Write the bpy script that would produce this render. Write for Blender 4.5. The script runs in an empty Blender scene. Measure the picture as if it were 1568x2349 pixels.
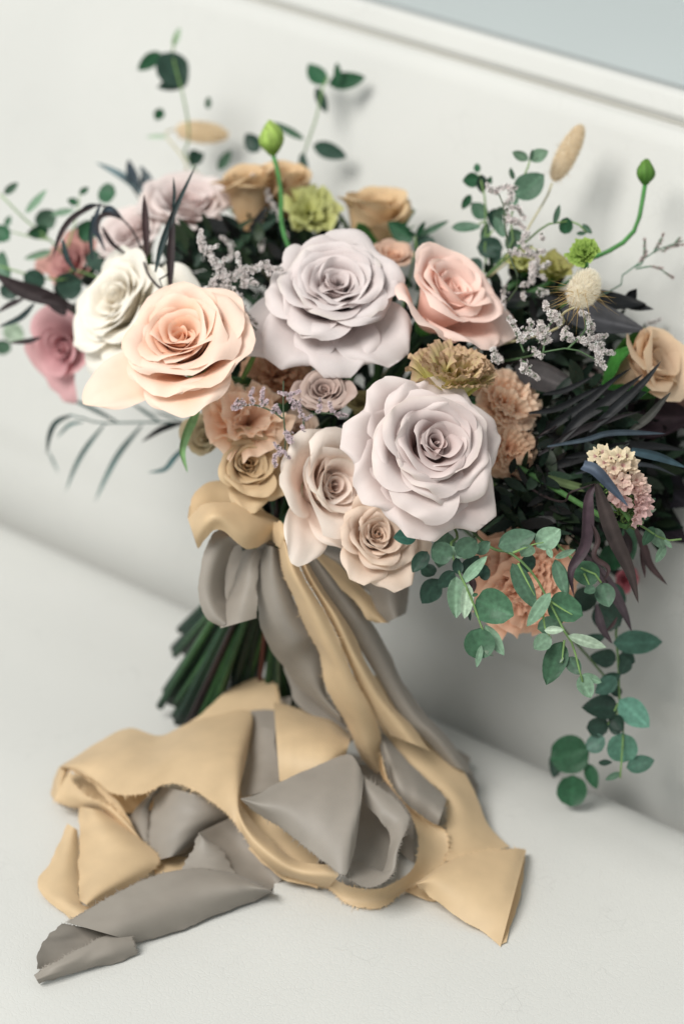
import bpy, math, random
import numpy as np
from mathutils import Vector, Matrix, noise as mnoise
PI=math.pi
# ------------------------------------------------------------------ camera
sc=bpy.context.scene; COL=sc.collection
PITCH=math.radians(27.0); CAMH=0.836; FPX=5546.0; CX,CY=784.0,1174.5
cam=bpy.data.cameras.new('camera'); cam.sensor_fit='VERTICAL'; cam.sensor_height=36; cam.sensor_width=24
cam.lens=FPX/2349*36; cam.clip_start=.05; cam.clip_end=50
cam.dof.use_dof=True; cam.dof.focus_distance=1.335; cam.dof.aperture_fstop=3.6
camo=bpy.data.objects.new('camera',cam); COL.objects.link(camo)
camo.location=(0,0,CAMH); camo.rotation_euler=(PI/2-PITCH,0,0); sc.camera=camo
# ------------------------------------------------------------------ light: a big soft window to the upper left, pale room around
w=bpy.data.worlds.new('World'); sc.world=w; w.use_nodes=True
bg=w.node_tree.nodes['Background']; bg.inputs[0].default_value=(.90,.97,.98,1); bg.inputs[1].default_value=.44
def area(name,loc,target,size,energy,col):
    l=bpy.data.lights.new(name,'AREA'); l.shape='RECTANGLE'; l.size=size[0]; l.size_y=size[1]; l.energy=energy; l.color=col
    o=bpy.data.objects.new(name,l); COL.objects.link(o); o.location=loc
    o.rotation_euler=(Vector(target)-Vector(loc)).to_track_quat('-Z','Y').to_euler(); return o
area('window_light',(-1.45,-.05,2.55),(0,1.3,.15),(1.6,1.4),86,(1,.975,.935))
sc.view_settings.view_transform='Standard'; sc.view_settings.look='None'; sc.view_settings.exposure=.38; sc.view_settings.gamma=1
sc.cycles.use_denoising=True; sc.cycles.max_bounces=8; sc.cycles.transparent_max_bounces=12
# ------------------------------------------------------------------ picture <-> place
CR=np.array([1.,0,0]); CF=np.array([0,math.cos(PITCH),-math.sin(PITCH)]); CU=np.array([0,math.sin(PITCH),math.cos(PITCH)])
CP=np.array([0,0,CAMH])
def ray(x,y): return CF+CR*(x-CX)/FPX-CU*(y-CY)/FPX
def P(x,y,d): return CP+ray(x,y)*d
def seatd(x,y): return CAMH/-ray(x,y)[2]
def Q(x,y,l):
    """l below 0.7: that far in front of the seat surface; else a distance"""
    return P(x,y,l if l>.7 else seatd(x,y)-l)
def dirv(a): v=CR*a[0]+CU*a[1]-CF*a[2]; return v/np.linalg.norm(v)
ZM={'U':(0,0,1),'A':(0,0,.5),'B':(784,0,.5),'E':(940.8,376.3,.4),'G2':(1003.5,1317,.36),'R1':(815.4,1160.3,.4),'Z8':(1003.5,940.8,.36),
    'Z3':(0,376.3,.36),'Z4':(407.7,313.6,.36),'Z6':(0,846.7,.32),'Y6':(376.3,752.6,.32),'Z7':(1254.4,627.2,.2136),'G3':(345,1097.6,.4),
    'G4':(62.7,1505,.4),'G5':(501.8,1568,.48)}
def zm(t,x,y): a=ZM[t]; return a[0]+x*a[2],a[1]+y*a[2]
def srgb(r,g,b,k=1.0):
    f=lambda c:(c/255/12.92 if c<=10 else ((c/255+.055)/1.055)**2.4)
    return (f(r)*k,f(g)*k,f(b)*k)
def tag(o,label=None,cat=None,group=None,kind=None):
    if label:o['label']=label
    if cat:o['category']=cat
    if group:o['group']=group
    if kind:o['kind']=kind
    return o
def empty(name,loc,label,cat,group=None):
    o=bpy.data.objects.new(name,None); COL.objects.link(o); o.location=Vector(loc); o.empty_display_size=.01
    o['_l']=1; del o['_l']; return tag(o,label,cat,group)
def link(name,me,m,parent=None):
    """mesh comes in world coordinates; it is moved into its parent's space"""
    if not me.materials: me.materials.append(m)
    o=bpy.data.objects.new(name,me); COL.objects.link(o)
    if parent is not None:
        o.parent=parent; off=Vector((0,0,0)); q=parent
        while q is not None: off+=q.location; q=q.parent
        me.transform(Matrix.Translation(-off))
    return o
# ------------------------------------------------------------------ materials
def node_mat(name,rough=.6,tr=.2,spec=.25,sheen=0,bump=None,bstr=.1,bdist=.001,varsc=0,vara=.1,sss=0,noisecol=None):
    m=bpy.data.materials.new(name); m.use_nodes=True; nt=m.node_tree; n=nt.nodes; L=nt.links; b=n['Principled BSDF']
    a=n.new('ShaderNodeVertexColor'); a.layer_name='Col'; c=a.outputs[0]
    tc=n.new('ShaderNodeTexCoord')
    if varsc:
        ns=n.new('ShaderNodeTexNoise'); ns.inputs['Scale'].default_value=varsc; ns.inputs['Detail'].default_value=5; L.new(tc.outputs['Object'],ns.inputs['Vector'])
        mr=n.new('ShaderNodeMapRange'); mr.inputs[1].default_value=.3; mr.inputs[2].default_value=.7; mr.inputs[3].default_value=1-vara; mr.inputs[4].default_value=1+vara
        L.new(ns.outputs[0],mr.inputs[0]); mx=n.new('ShaderNodeVectorMath'); mx.operation='SCALE'; L.new(c,mx.inputs[0]); L.new(mr.outputs[0],mx.inputs['Scale']); c=mx.outputs[0]
    L.new(c,b.inputs['Base Color']); b.inputs['Roughness'].default_value=rough; b.inputs['Specular IOR Level'].default_value=spec
    if sheen: b.inputs['Sheen Weight'].default_value=sheen; b.inputs['Sheen Roughness'].default_value=.4
    if bump:
        bn=n.new('ShaderNodeBump'); bn.inputs['Strength'].default_value=bstr; bn.inputs['Distance'].default_value=bdist
        bump(n,L,tc,bn); L.new(bn.outputs[0],b.inputs['Normal'])
    out=b.outputs[0]
    if tr:
        t=n.new('ShaderNodeBsdfTranslucent'); L.new(c,t.inputs[0]); mx=n.new('ShaderNodeMixShader'); mx.inputs[0].default_value=tr
        L.new(out,mx.inputs[1]); L.new(t.outputs[0],mx.inputs[2]); out=mx.outputs[0]
    L.new(out,n['Material Output'].inputs[0]); return m
def b_veins(n,L,tc,bn):
    mp=n.new('ShaderNodeMapping'); mp.inputs['Scale'].default_value=(38,3,1); L.new(tc.outputs['UV'],mp.inputs[0])
    ns=n.new('ShaderNodeTexNoise'); ns.inputs['Scale'].default_value=1; ns.inputs['Detail'].default_value=4; L.new(mp.outputs[0],ns.inputs['Vector']); L.new(ns.outputs[0],bn.inputs['Height'])
def b_leaf(n,L,tc,bn):
    ns=n.new('ShaderNodeTexNoise'); ns.inputs['Scale'].default_value=420; ns.inputs['Detail'].default_value=5; L.new(tc.outputs['Object'],ns.inputs['Vector']); L.new(ns.outputs[0],bn.inputs['Height'])
def b_weave(n,L,tc,bn):
    mp=n.new('ShaderNodeMapping'); mp.inputs['Scale'].default_value=(1,1,1); L.new(tc.outputs['UV'],mp.inputs[0])
    w1=n.new('ShaderNodeTexWave'); w1.bands_direction='X'; w1.inputs['Scale'].default_value=60; w1.inputs['Distortion'].default_value=1.5; w1.inputs['Detail'].default_value=2
    ns=n.new('ShaderNodeTexNoise'); ns.inputs['Scale'].default_value=70; ns.inputs['Detail'].default_value=6; L.new(tc.outputs['Object'],ns.inputs['Vector'])
    L.new(mp.outputs[0],w1.inputs['Vector']); ad=n.new('ShaderNodeMath'); ad.operation='MULTIPLY_ADD'; ad.inputs[1].default_value=.12
    L.new(w1.outputs[1],ad.inputs[0]); L.new(ns.outputs[0],ad.inputs[2]); L.new(ad.outputs[0],bn.inputs['Height'])
M_PET=node_mat('petal_skin',rough=.6,tr=.32,spec=.2,bump=b_veins,bstr=.10,bdist=.0006,varsc=90,vara=.04)
M_LEAF=node_mat('leaf_skin',rough=.5,tr=.12,spec=.3,bump=b_leaf,bstr=.35,bdist=.0006,varsc=420,vara=.22)
M_DARK=node_mat('dark_leaf_skin',rough=.5,tr=.04,spec=.22,bump=b_leaf,bstr=.3,bdist=.0006,varsc=150,vara=.25)
M_STEM=node_mat('stem_skin',rough=.55,tr=0,spec=.3,varsc=150,vara=.25)
M_SILK=node_mat('silk_cloth',rough=.5,tr=.26,spec=.32,sheen=.1,bump=b_weave,bstr=.12,bdist=.0006,varsc=60,vara=.05)
M_SILKG=node_mat('grey_silk_cloth',rough=.5,tr=.05,spec=.32,sheen=.1,bump=b_weave,bstr=.12,bdist=.0006,varsc=60,vara=.05)
M_FUZZ=node_mat('dry_fluff',rough=.8,tr=.5,spec=.1)
M_TINY=node_mat('tiny_blossom',rough=.7,tr=.45,spec=.1)
# ------------------------------------------------------------------ mesh helpers
def sm(x):
    x=np.clip(x,0,1); return x*x*(3-2*x)
def nse(x,y,z=0.0): return mnoise.noise(Vector((x,y,z)))
def grid_mesh(name,G,cols=None):
    """G (n,m,3) grid of points -> mesh; cols (n,m,3) linear colours; uv = grid position"""
    n,m=G.shape[:2]
    me=bpy.data.meshes.new(name)
    idx=np.arange(n*m).reshape(n,m)
    f=np.stack([idx[:-1,:-1],idx[:-1,1:],idx[1:,1:],idx[1:,:-1]],-1).reshape(-1,4)
    me.vertices.add(n*m); me.vertices.foreach_set('co',G.reshape(-1).astype(np.float32))
    me.loops.add(f.size); me.loops.foreach_set('vertex_index',f.reshape(-1).astype(np.int32))
    me.polygons.add(len(f)); me.polygons.foreach_set('loop_start',(np.arange(len(f))*4).astype(np.int32))
    me.polygons.foreach_set('use_smooth',np.ones(len(f),bool))
    me.update(calc_edges=True)
    vv,uu=np.meshgrid(np.linspace(0,1,n),np.linspace(0,1,m),indexing='ij')
    uv=np.stack([uu,vv],-1).reshape(-1,2)[f.reshape(-1)]
    me.uv_layers.new(name='UVMap').data.foreach_set('uv',uv.reshape(-1).astype(np.float32))
    if cols is not None:
        a=me.color_attributes.new('Col','FLOAT_COLOR','POINT')
        c=np.concatenate([cols.reshape(-1,3),np.ones((n*m,1))],1)
        a.data.foreach_set('color',c.reshape(-1).astype(np.float32))
    return me
def petal_grid(phi=0,r0=.1,z0=0,L=1,W=.4,a0=0,a1=30,curl=40,cs=.6,rk=1.0,rmin=.05,roll=0,ur1=.3,spiral=0,
               ripple=0,rfreq=3,point=.06,serr=0,base=.3,tap=.5,bend=1.0,seed=0,nu=16,nv=14,lump=.012,twist=0,skew=0):
    rnd=random.Random(seed); ph=[rnd.uniform(0,6.28) for _ in range(6)]; o=rnd.uniform(0,50)
    u=np.linspace(-1,1,nu+1); G=np.zeros((nv+1,nu+1,3))
    K=60; vs=np.linspace(0,1,K+1)
    th=np.radians(a0+(a1-a0)*vs**bend+curl*sm((vs-cs)/(1-cs+1e-6)))
    ds=L/K
    rr=np.concatenate([[0],np.cumsum((np.sin(th[1:])+np.sin(th[:-1]))/2)*ds])+r0
    zz=np.concatenate([[0],np.cumsum((np.cos(th[1:])+np.cos(th[:-1]))/2)*ds])+z0
    M=48; uu=np.linspace(-1,1,M+1)
    for j in range(nv+1):
        v0=j/nv
        # outline: per-column v scale so the top edge is pointed / serrated
        top=1+point*(1-np.abs(u))**1.6*1.5-.10*np.abs(u)**3
        if serr: top=top+serr*np.array([nse(x*9+o,1.3,o) for x in u])*1.6
        for i in range(nu+1):
            pass
        vcol=np.clip(v0*top/1.1,0,1) if True else v0
        w=W*(base+(1-base)*np.sin(PI/2*min(v0/.62,1)))*(1-tap*max(0,(v0-.6)/.4)**2.6)
        rho=max(float(np.interp(v0,vs,rr))*rk,rmin)
        s=uu*w
        ur=.95+(ur1-.95)*float(sm((v0-.35)/.65))
        psi=s/rho-np.sign(uu)*roll*sm((np.abs(uu)-ur)/(1-ur+.25))
        if ripple: psi=psi+ripple*v0**2*np.sin(rfreq*PI*uu+ph[0])+.5*ripple*v0**3*np.sin(rfreq*2.3*PI*uu+ph[1])
        dsu=2*w/M
        T=np.concatenate([[0],np.cumsum((np.cos(psi[1:])+np.cos(psi[:-1]))/2)*dsu])
        I=np.concatenate([[0],np.cumsum((np.sin(psi[1:])+np.sin(psi[:-1]))/2)*dsu])
        T-=np.interp(0,uu,T); I-=np.interp(0,uu,I)
        Tu=np.interp(u,uu,T); Iu=np.interp(u,uu,I)
        r=np.interp(vcol,vs,rr); z=np.interp(vcol,vs,zz); t=np.interp(vcol,vs,th)
        r=r+spiral*u*(.3+.7*v0)
        I2=Iu+lump*np.array([nse(x*1.7+o,v0*2.2,o*.3) for x in u])*2*v0
        nr=-np.cos(t); nz=np.sin(t)
        P=np.stack([r+I2*nr, Tu+skew*v0*v0, z+I2*nz],-1)
        G[j]=P
    c,s_=math.cos(phi),math.sin(phi)
    R=np.array([[c,-s_,0],[s_,c,0],[0,0,1]])
    return G@R.T
def mixc(a,b,t):
    t=np.asarray(t)[...,None]; return np.array(a)*(1-t)+np.array(b)*t
def rose_petals(seed=1,N=20,open_=1.0,cols=None,core=1.0,Hs=1.0,W=1.0,curl=1.0,roll=1.0,dphi=2.4,nu=22,nv=18,outer=(),a0o=46,a1o=62,rip=1.0,pt=1.0,cup=0,gap=1.0):
    """list of (grid, colours), radius about 1, axis +Z; outer = extra petals as dicts of petal_grid arguments"""
    rnd=random.Random(seed); out=[]
    inner,edge,base=cols
    def colr(G,t,k=0):
        n,m=G.shape[:2]; v=np.linspace(0,1,n)[:,None]*np.ones((1,m)); u=np.abs(np.linspace(-1,1,m))[None,:]*np.ones((n,1))
        o=rnd.uniform(0,99); nz=np.array([[mnoise.noise(Vector((j/m*3+o,i/n*2,o))) for j in range(m)] for i in range(n)])
        c=mixc(inner,edge,np.clip(.1+.6*t+.45*v**3+.15*u+.25*nz,0,1))
        c=mixc(c,base,np.clip((1-v*1.5),0,1)*.9*(1-.75*t))*(1+k+.03*nz[...,None])
        if t>.55: c=c*(1-np.array([.03,.02,.07])*np.clip((v-.93)*14,0,1)[...,None]*rnd.random())      # faint green-yellow tint of the outer rims
        return c
    n,m=14,90; G=np.zeros((n,m,3)); turns=2.1*core; ox=rnd.gauss(0,.02)
    for j in range(n):
        v=j/(n-1)
        for i in range(m):
            a=i/(m-1)*turns*2*PI; rr=(.005+.0125*a)*(1.55-.62*math.sin(PI/2*min(1,v*1.15))+.9*max(0,v-.86)*2.2)
            rr*=1+.07*math.sin(a*1.3+seed)+.05*v*math.sin(a*3.1+seed)
            G[j,i]=(rr*math.cos(a)+ox*v,rr*math.sin(a),(.26+.44*v*Hs+ .035*math.sin(a*.8+seed)*v-.007*a*v*.6))
    out.append((G,colr(G,0)))
    p0=rnd.uniform(0,6.28)
    for i in range(N):
        t=i/(N-1); g=lambda a:rnd.gauss(0,a)
        phi=p0+i*dphi+g(.22)
        a0=(2+a0o*t**.9)*open_+g(1.5)-cup*t; a1=(-3+a1o*t**1.0)*open_+g(3.5)
        L=(.62+.38*t)*(1+g(.04))
        cu=(25+80*t**.5+g(16))*curl
        cs=.84-.15*t+g(.035)
        r0=.06+.13*t
        G=petal_grid(phi,r0=r0,z0=.12-.10*t,L=L*(Hs*(1-t)+t),W=(.36+.32*t**.7)*W*(1+g(.07)),a0=a0,a1=a1,curl=cu,cs=cs,rk=1.0+.22*t,rmin=.10+.1*t,
            roll=(.25+.95*t)*roll+g(.2),ur1=.25+.3*rnd.random(),spiral=.055+.05*t,ripple=(.05+.13*t*rnd.random())*rip,rfreq=rnd.uniform(1.2,2.8),
            point=(.02+.09*t*rnd.random())*pt,base=.45,tap=.36,bend=1.5-.5*t,seed=rnd.random()*1e4,nu=nu,nv=nv,lump=(.012+.03*t)*rip,skew=g(.06))
        out.append((G,colr(G,t,g(.015))))
    for k,d in enumerate(outer):
        q=dict(r0=.18,z0=0,L=1.05,W=.6,a0=55,a1=70,curl=60,cs=.7,rk=1.4,rmin=.2,roll=1.1,ur1=.35,ripple=.08,point=.1,base=.4,tap=.35,nu=nu,nv=nv,lump=.03,seed=seed*77+k)
        q.update(d); ph=math.radians(q.pop('deg')); tt=q.pop('t',1.0); 
        G=petal_grid(ph,**q); out.append((G,colr(G,tt)))
    return out
def sm(x):
    x=np.clip(x,0,1); return x*x*(3-2*x)
def raw_mesh(name,V,F,C=None,smooth=True):
    """V (n,3); F list/array of tris or quads (k,3|4)"""
    V=np.asarray(V,float); F=np.asarray(F); k=F.shape[1]; me=bpy.data.meshes.new(name)
    me.vertices.add(len(V)); me.vertices.foreach_set('co',V.reshape(-1).astype(np.float32))
    me.loops.add(F.size); me.loops.foreach_set('vertex_index',F.reshape(-1).astype(np.int32))
    me.polygons.add(len(F)); me.polygons.foreach_set('loop_start',(np.arange(len(F))*k).astype(np.int32))
    me.polygons.foreach_set('use_smooth',np.full(len(F),smooth)); me.update(calc_edges=True)
    if C is not None:
        C=np.asarray(C,float); C=np.tile(C,(len(V),1)) if C.ndim==1 else C
        a=me.color_attributes.new('Col','FLOAT_COLOR','POINT'); a.data.foreach_set('color',np.concatenate([C,np.ones((len(V),1))],1).reshape(-1).astype(np.float32))
    return me
def smooth_path(pts,n):
    """Catmull-Rom through pts, n samples evenly along the length"""
    p=np.asarray(pts,float)
    if len(p)==1: return np.repeat(p,n,0)
    q=np.vstack([2*p[0]-p[1],p,2*p[-1]-p[-2]]); out=[]
    for i in range(len(p)-1):
        a,b,c,d=q[i:i+4]
        for t in np.linspace(0,1,16,endpoint=False):
            out.append(.5*((2*b)+(-a+c)*t+(2*a-5*b+4*c-d)*t*t+(-a+3*b-3*c+d)*t**3))
    out.append(p[-1]); out=np.array(out)
    s=np.concatenate([[0],np.cumsum(np.linalg.norm(np.diff(out[:,:3],axis=0),axis=1))]); 
    if s[-1]==0: return np.repeat(p[:1],n,0)
    t=np.linspace(0,s[-1],n); return np.stack([np.interp(t,s,out[:,k]) for k in range(out.shape[1])],-1)
def tube(pts,r0,r1,col,n=24,k=7,col2=None,pw=5):
    c=smooth_path(pts,n); V=[];Cc=[]
    T=np.gradient(c,axis=0); T/=np.linalg.norm(T,axis=1)[:,None]+1e-12
    a=np.cross(T,[.3,.2,.93]); a/=np.linalg.norm(a,axis=1)[:,None]+1e-12; b=np.cross(T,a)
    for i in range(n):
        r=r0+(r1-r0)*i/(n-1)
        for j in range(k):
            f=2*PI*j/k; V.append(c[i]+r*(a[i]*math.cos(f)+b[i]*math.sin(f))); fm=(i/(n-1))**pw; Cc.append(np.array(col)*(1-fm)+np.array(col2 if col2 is not None else col)*fm)
    F=[(i*k+j,i*k+(j+1)%k,(i+1)*k+(j+1)%k,(i+1)*k+j) for i in range(n-1) for j in range(k)]
    for e,ring in ((0,0),(n-1,n-1)):                         # pale cut ends
        o=len(V)
        for j in range(k): V.append(c[e]+(V[ring*k+j]-c[e])*.06); Cc.append(np.clip(np.array(Cc[ring*k])*2.2+.05,0,1))
        F+=[((ring*k+j),(ring*k+(j+1)%k),o+(j+1)%k,o+j) if e else ((ring*k+(j+1)%k),(ring*k+j),o+j,o+(j+1)%k) for j in range(k)]
    me=raw_mesh('tube',V,F,Cc)
    return me
def merge(parts,name='m'):
    """parts: list of (V,F(tri),C)"""
    Vs=[];Fs=[];Cs=[];o=0
    for V,F,C in parts:
        V=np.asarray(V,float);F=np.asarray(F); C=np.asarray(C,float); C=np.tile(C,(len(V),1)) if C.ndim==1 else C
        Vs.append(V);Fs.append(F+o);Cs.append(C);o+=len(V)
    return raw_mesh(name,np.vstack(Vs),np.vstack(Fs),np.vstack(Cs))
# ---- leaves
def leaf_grid(base,tip,w,shape='oval',tilt=0,cup=.12,bend=.08,seed=0,n=10,m=9,notch=0):
    rnd=random.Random(seed); base=np.array(base);tip=np.array(tip); ax=tip-base; L=np.linalg.norm(ax); ax/=L
    mid=(base+tip)/2; view=CP-mid; view/=np.linalg.norm(view)
    s=np.cross(ax,view); s/=np.linalg.norm(s); nrm=np.cross(s,ax)
    c,sn=math.cos(tilt),math.sin(tilt); s2=s*c+nrm*sn; n2=nrm*c-s*sn
    G=np.zeros((n,m,3)); o=rnd.uniform(0,99)
    for i in range(n):
        v=i/(n-1)
        if shape=='round': pw=(max(0,1-(2*v-1)**2))**.5
        elif shape=='oval': pw=(max(0,math.sin(PI*v**.85)))**.7
        elif shape=='drop': pw=(max(0,math.sin(PI*v**.7)))**.8*(1-.1*v)
        else: pw=math.sin(PI*min(1,v**.8))**.9*(1-.25*v)
        pw=max(pw,.03)
        for j in range(m):
            u=j/(m-1)*2-1
            wig=1+.07*mnoise.noise(Vector((u*1.5+o,v*3,o)))
            vv=v+(-notch*.12*abs(u)**1.2*math.sin(PI*v)) 
            G[i,j]=base+ax*L*vv+s2*(u*w/2*pw*wig/max(.35,c))+n2*(w*(cup*(u*u)*pw - bend*math.sin(PI*v)*2+.05*mnoise.noise(Vector((u*2+o,v*3,3+o)))))
    return G,n2
def leaf_cols(G,col,k=.12,seed=0,rib=1.18,pale=None):
    n,m=G.shape[:2]; rnd=random.Random(seed); f=1+rnd.gauss(0,k)
    C=np.tile(np.array(col)*f,(n,m,1)); C[:,m//2]*=rib; C[:,0]*=1.1; C[:,-1]*=1.1
    return np.clip(C,0,1)
def blade_grid(pts,w,col,seed=0,n=26,m=5,fold=.25,start=.25,peak=.4,face=None,curl=0):
    """long narrow leaf along a world path"""
    c=smooth_path(pts,n); T=np.gradient(c,axis=0); T/=np.linalg.norm(T,axis=1)[:,None]
    rnd=random.Random(seed); tw=rnd.uniform(-.5,.5); G=np.zeros((n,m,3)); C=np.zeros((n,m,3))
    for i in range(n):
        v=i/(n-1); view=CP-c[i]; view/=np.linalg.norm(view); s=np.cross(T[i],view); s/=np.linalg.norm(s)+1e-9; nr=np.cross(s,T[i])
        a=tw*.6+curl*math.sin(v*5+seed)*.8; s2=s*math.cos(a)+nr*math.sin(a); n2=nr*math.cos(a)-s*math.sin(a)
        pw=(start+(1-start)*math.sin(PI/2*min(1,v/peak))) if v<peak else math.cos(PI/2*((v-peak)/(1-peak)))**.8
        for j in range(m):
            u=j/(m-1)*2-1; G[i,j]=c[i]+s2*u*w/2*pw+n2*abs(u)*w*fold*pw
            C[i,j]=np.array(col)*(1.35 if j==m//2 else 1)*(1+.12*math.sin(v*7+seed))
    return G,np.clip(C,0,1)
# ---- ribbon sheets
def sheet_grid(secs,n=60,m=15,bulge=0,fold=.0,seed=0,z='G5'):
    """secs: (xa,ya,la, xb,yb,lb [,bulge]) edges of the cloth; returns grid"""
    A=[];B=[];K=[]
    for s in secs:
        xa,ya=zm(z,s[0],s[1]); xb,yb=zm(z,s[3],s[4]); A.append(Q(xa,ya,s[2])); B.append(Q(xb,yb,s[5])); K.append([s[6] if len(s)>6 else bulge]*3)
    Pt=smooth_path(np.hstack([A,B,K]),n) if len(A)>1 else None
    a=Pt[:,:3];b=Pt[:,3:6];k=Pt[:,6]
    G=np.zeros((n,m,3)); o=seed*7.3
    for i in range(n):
        mid=(a[i]+b[i])/2; view=CP-mid; view/=np.linalg.norm(view); W=np.linalg.norm(b[i]-a[i])
        for j in range(m):
            u=j/(m-1); f=math.sin(PI*u)
            d=k[i]*.95*f+W*fold*.30*mnoise.noise(Vector((u*2.2+o,i/n*3.0,o)))*(.4+.6*f)+.0010*math.sin(u*9+o+2.5*mnoise.noise(Vector((i/n*3,o,0))))*mnoise.noise(Vector((i/n*2.2,o,1)))
            edge=.0012*mnoise.noise(Vector((i*60.0/n*.14,o,u*5)))+.0004*mnoise.noise(Vector((i*60.0/n*.9,o,u*5))) if j in(0,m-1) else 0
            G[i,j]=a[i]*(1-u)+b[i]*u+view*d+(b[i]-a[i])/max(W,1e-6)*edge
    return G
# ------------------------------------------------------------------ setting: sofa and wall behind
def leather():
    m=bpy.data.materials.new('cream_leather'); m.use_nodes=True; nt=m.node_tree; n=nt.nodes; L=nt.links; b=n['Principled BSDF']
    tc=n.new('ShaderNodeTexCoord'); ns=n.new('ShaderNodeTexNoise'); ns.inputs['Scale'].default_value=5; ns.inputs['Detail'].default_value=6; L.new(tc.outputs['Object'],ns.inputs['Vector'])
    cr=n.new('ShaderNodeValToRGB'); cr.color_ramp.elements[0].position=.3; cr.color_ramp.elements[0].color=(.535,.533,.508,1); cr.color_ramp.elements[1].position=.75; cr.color_ramp.elements[1].color=(.58,.577,.548,1)
    L.new(ns.outputs[0],cr.inputs[0]); b.inputs['Roughness'].default_value=.48; b.inputs['Specular IOR Level'].default_value=.35
    wn=n.new('ShaderNodeTexNoise'); wn.inputs['Scale'].default_value=60; L.new(tc.outputs['Object'],wn.inputs['Vector'])
    va=n.new('ShaderNodeVectorMath'); va.operation='MULTIPLY_ADD'; va.inputs[1].default_value=(.012,)*3; L.new(wn.outputs['Color'],va.inputs[0]); L.new(tc.outputs['Object'],va.inputs[2])
    vo=n.new('ShaderNodeTexVoronoi'); vo.feature='DISTANCE_TO_EDGE'; vo.inputs['Scale'].default_value=330; L.new(va.outputs[0],vo.inputs['Vector'])
    vo2=n.new('ShaderNodeTexVoronoi'); vo2.feature='DISTANCE_TO_EDGE'; vo2.inputs['Scale'].default_value=85; L.new(va.outputs[0],vo2.inputs['Vector'])
    def ramp(v,hi):
        r=n.new('ShaderNodeMapRange'); r.inputs[1].default_value=0; r.inputs[2].default_value=hi; L.new(v.outputs['Distance'],r.inputs[0]); return r
    r1=ramp(vo,.10); r2=ramp(vo2,.05)
    ms=n.new('ShaderNodeTexNoise'); ms.inputs['Scale'].default_value=26; ms.inputs['Detail'].default_value=3; L.new(tc.outputs['Object'],ms.inputs['Vector'])
    mk=n.new('ShaderNodeMapRange'); mk.inputs[1].default_value=.52; mk.inputs[2].default_value=.72; L.new(ms.outputs[0],mk.inputs[0])
    inv=n.new('ShaderNodeMath'); inv.operation='SUBTRACT'; inv.inputs[0].default_value=1; L.new(r2.outputs[0],inv.inputs[1])
    mm=n.new('ShaderNodeMath'); mm.operation='MULTIPLY'; L.new(inv.outputs[0],mm.inputs[0]); L.new(mk.outputs[0],mm.inputs[1])
    sb=n.new('ShaderNodeMath'); sb.operation='SUBTRACT'; L.new(r1.outputs[0],sb.inputs[0]); L.new(mm.outputs[0],sb.inputs[1])
    bn=n.new('ShaderNodeBump'); bn.inputs['Strength'].default_value=.20; bn.inputs['Distance'].default_value=.0005; L.new(sb.outputs[0],bn.inputs['Height']); L.new(bn.outputs[0],b.inputs['Normal'])
    k2=n.new('ShaderNodeMath'); k2.operation='MULTIPLY_ADD'; k2.inputs[1].default_value=-.10; k2.inputs[2].default_value=1; L.new(mm.outputs[0],k2.inputs[0])
    sv=n.new('ShaderNodeVectorMath'); sv.operation='SCALE'; L.new(cr.outputs[0],sv.inputs[0]); L.new(k2.outputs[0],sv.inputs['Scale']); L.new(sv.outputs[0],b.inputs['Base Color'])
    return m
M_LEA=leather()
def plain(name,col,rough=.8):
    m=bpy.data.materials.new(name); m.use_nodes=True; nt=m.node_tree; b=nt.nodes['Principled BSDF']; b.inputs['Roughness'].default_value=rough
    ns=nt.nodes.new('ShaderNodeTexNoise'); ns.inputs['Scale'].default_value=3; tc=nt.nodes.new('ShaderNodeTexCoord'); nt.links.new(tc.outputs['Object'],ns.inputs[0])
    r=nt.nodes.new('ShaderNodeValToRGB'); r.color_ramp.elements[0].color=(*[c*.93 for c in col],1); r.color_ramp.elements[1].color=(*col,1)
    nt.links.new(ns.outputs[0],r.inputs[0]); nt.links.new(r.outputs[0],b.inputs['Base Color']); return m
# crease between seat and back, as a straight line on the seat plane
E0=P(0,1165,seatd(0,1165)); E1=P(1568,1862,seatd(1568,1862)); DX=(E1-E0); DX/=np.linalg.norm(DX)
NB=np.cross(DX,[0,0,1]); NB=NB if NB[1]<0 else -NB      # from the back towards the sitter
RECL=math.radians(20)
def onback(x,y,off=0):
    """point of the pixel's ray on the reclined plane of the back"""
    up=np.array([0,0,1])*math.cos(RECL)-NB*math.sin(RECL); nn=np.cross(DX,up); nn/=np.linalg.norm(nn)
    if nn[1]>0: nn=-nn
    r=ray(x,y); t=np.dot(E0+nn*off-CP,nn)/np.dot(r,nn); return CP+r*t, up, nn
def frame(p):
    d=p-E0; up,nn=onback(700,300)[1:]; return np.dot(d,up),np.dot(d,nn)
def profile_surface(name,profs,m,parent,sub=0):
    """profs: list of profiles (k,3) at stations along the sofa; lofted"""
    G=np.array(profs); me=grid_mesh(name,G); o=link(name,me,m,parent); return o
sofa=empty('sofa',E0,'cream leather sofa seat and backrest that the bouquet leans on','sofa')
up,nn=onback(700,300)[1:]
def station(t):  # along the crease, metres from E0
    return E0+DX*t
Ltot=np.linalg.norm(E1-E0); ts=np.linspace(-1.6,Ltot+1.0,60)
hA=frame(onback(590,0)[0])[0]; hB=frame(onback(1568,288)[0])[0]
pA=np.dot(onback(590,0)[0]-E0,DX); pB=np.dot(onback(1568,288)[0]-E0,DX)
def hseam(t): return hA+(hB-hA)*(t-pA)/(pB-pA)
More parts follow.
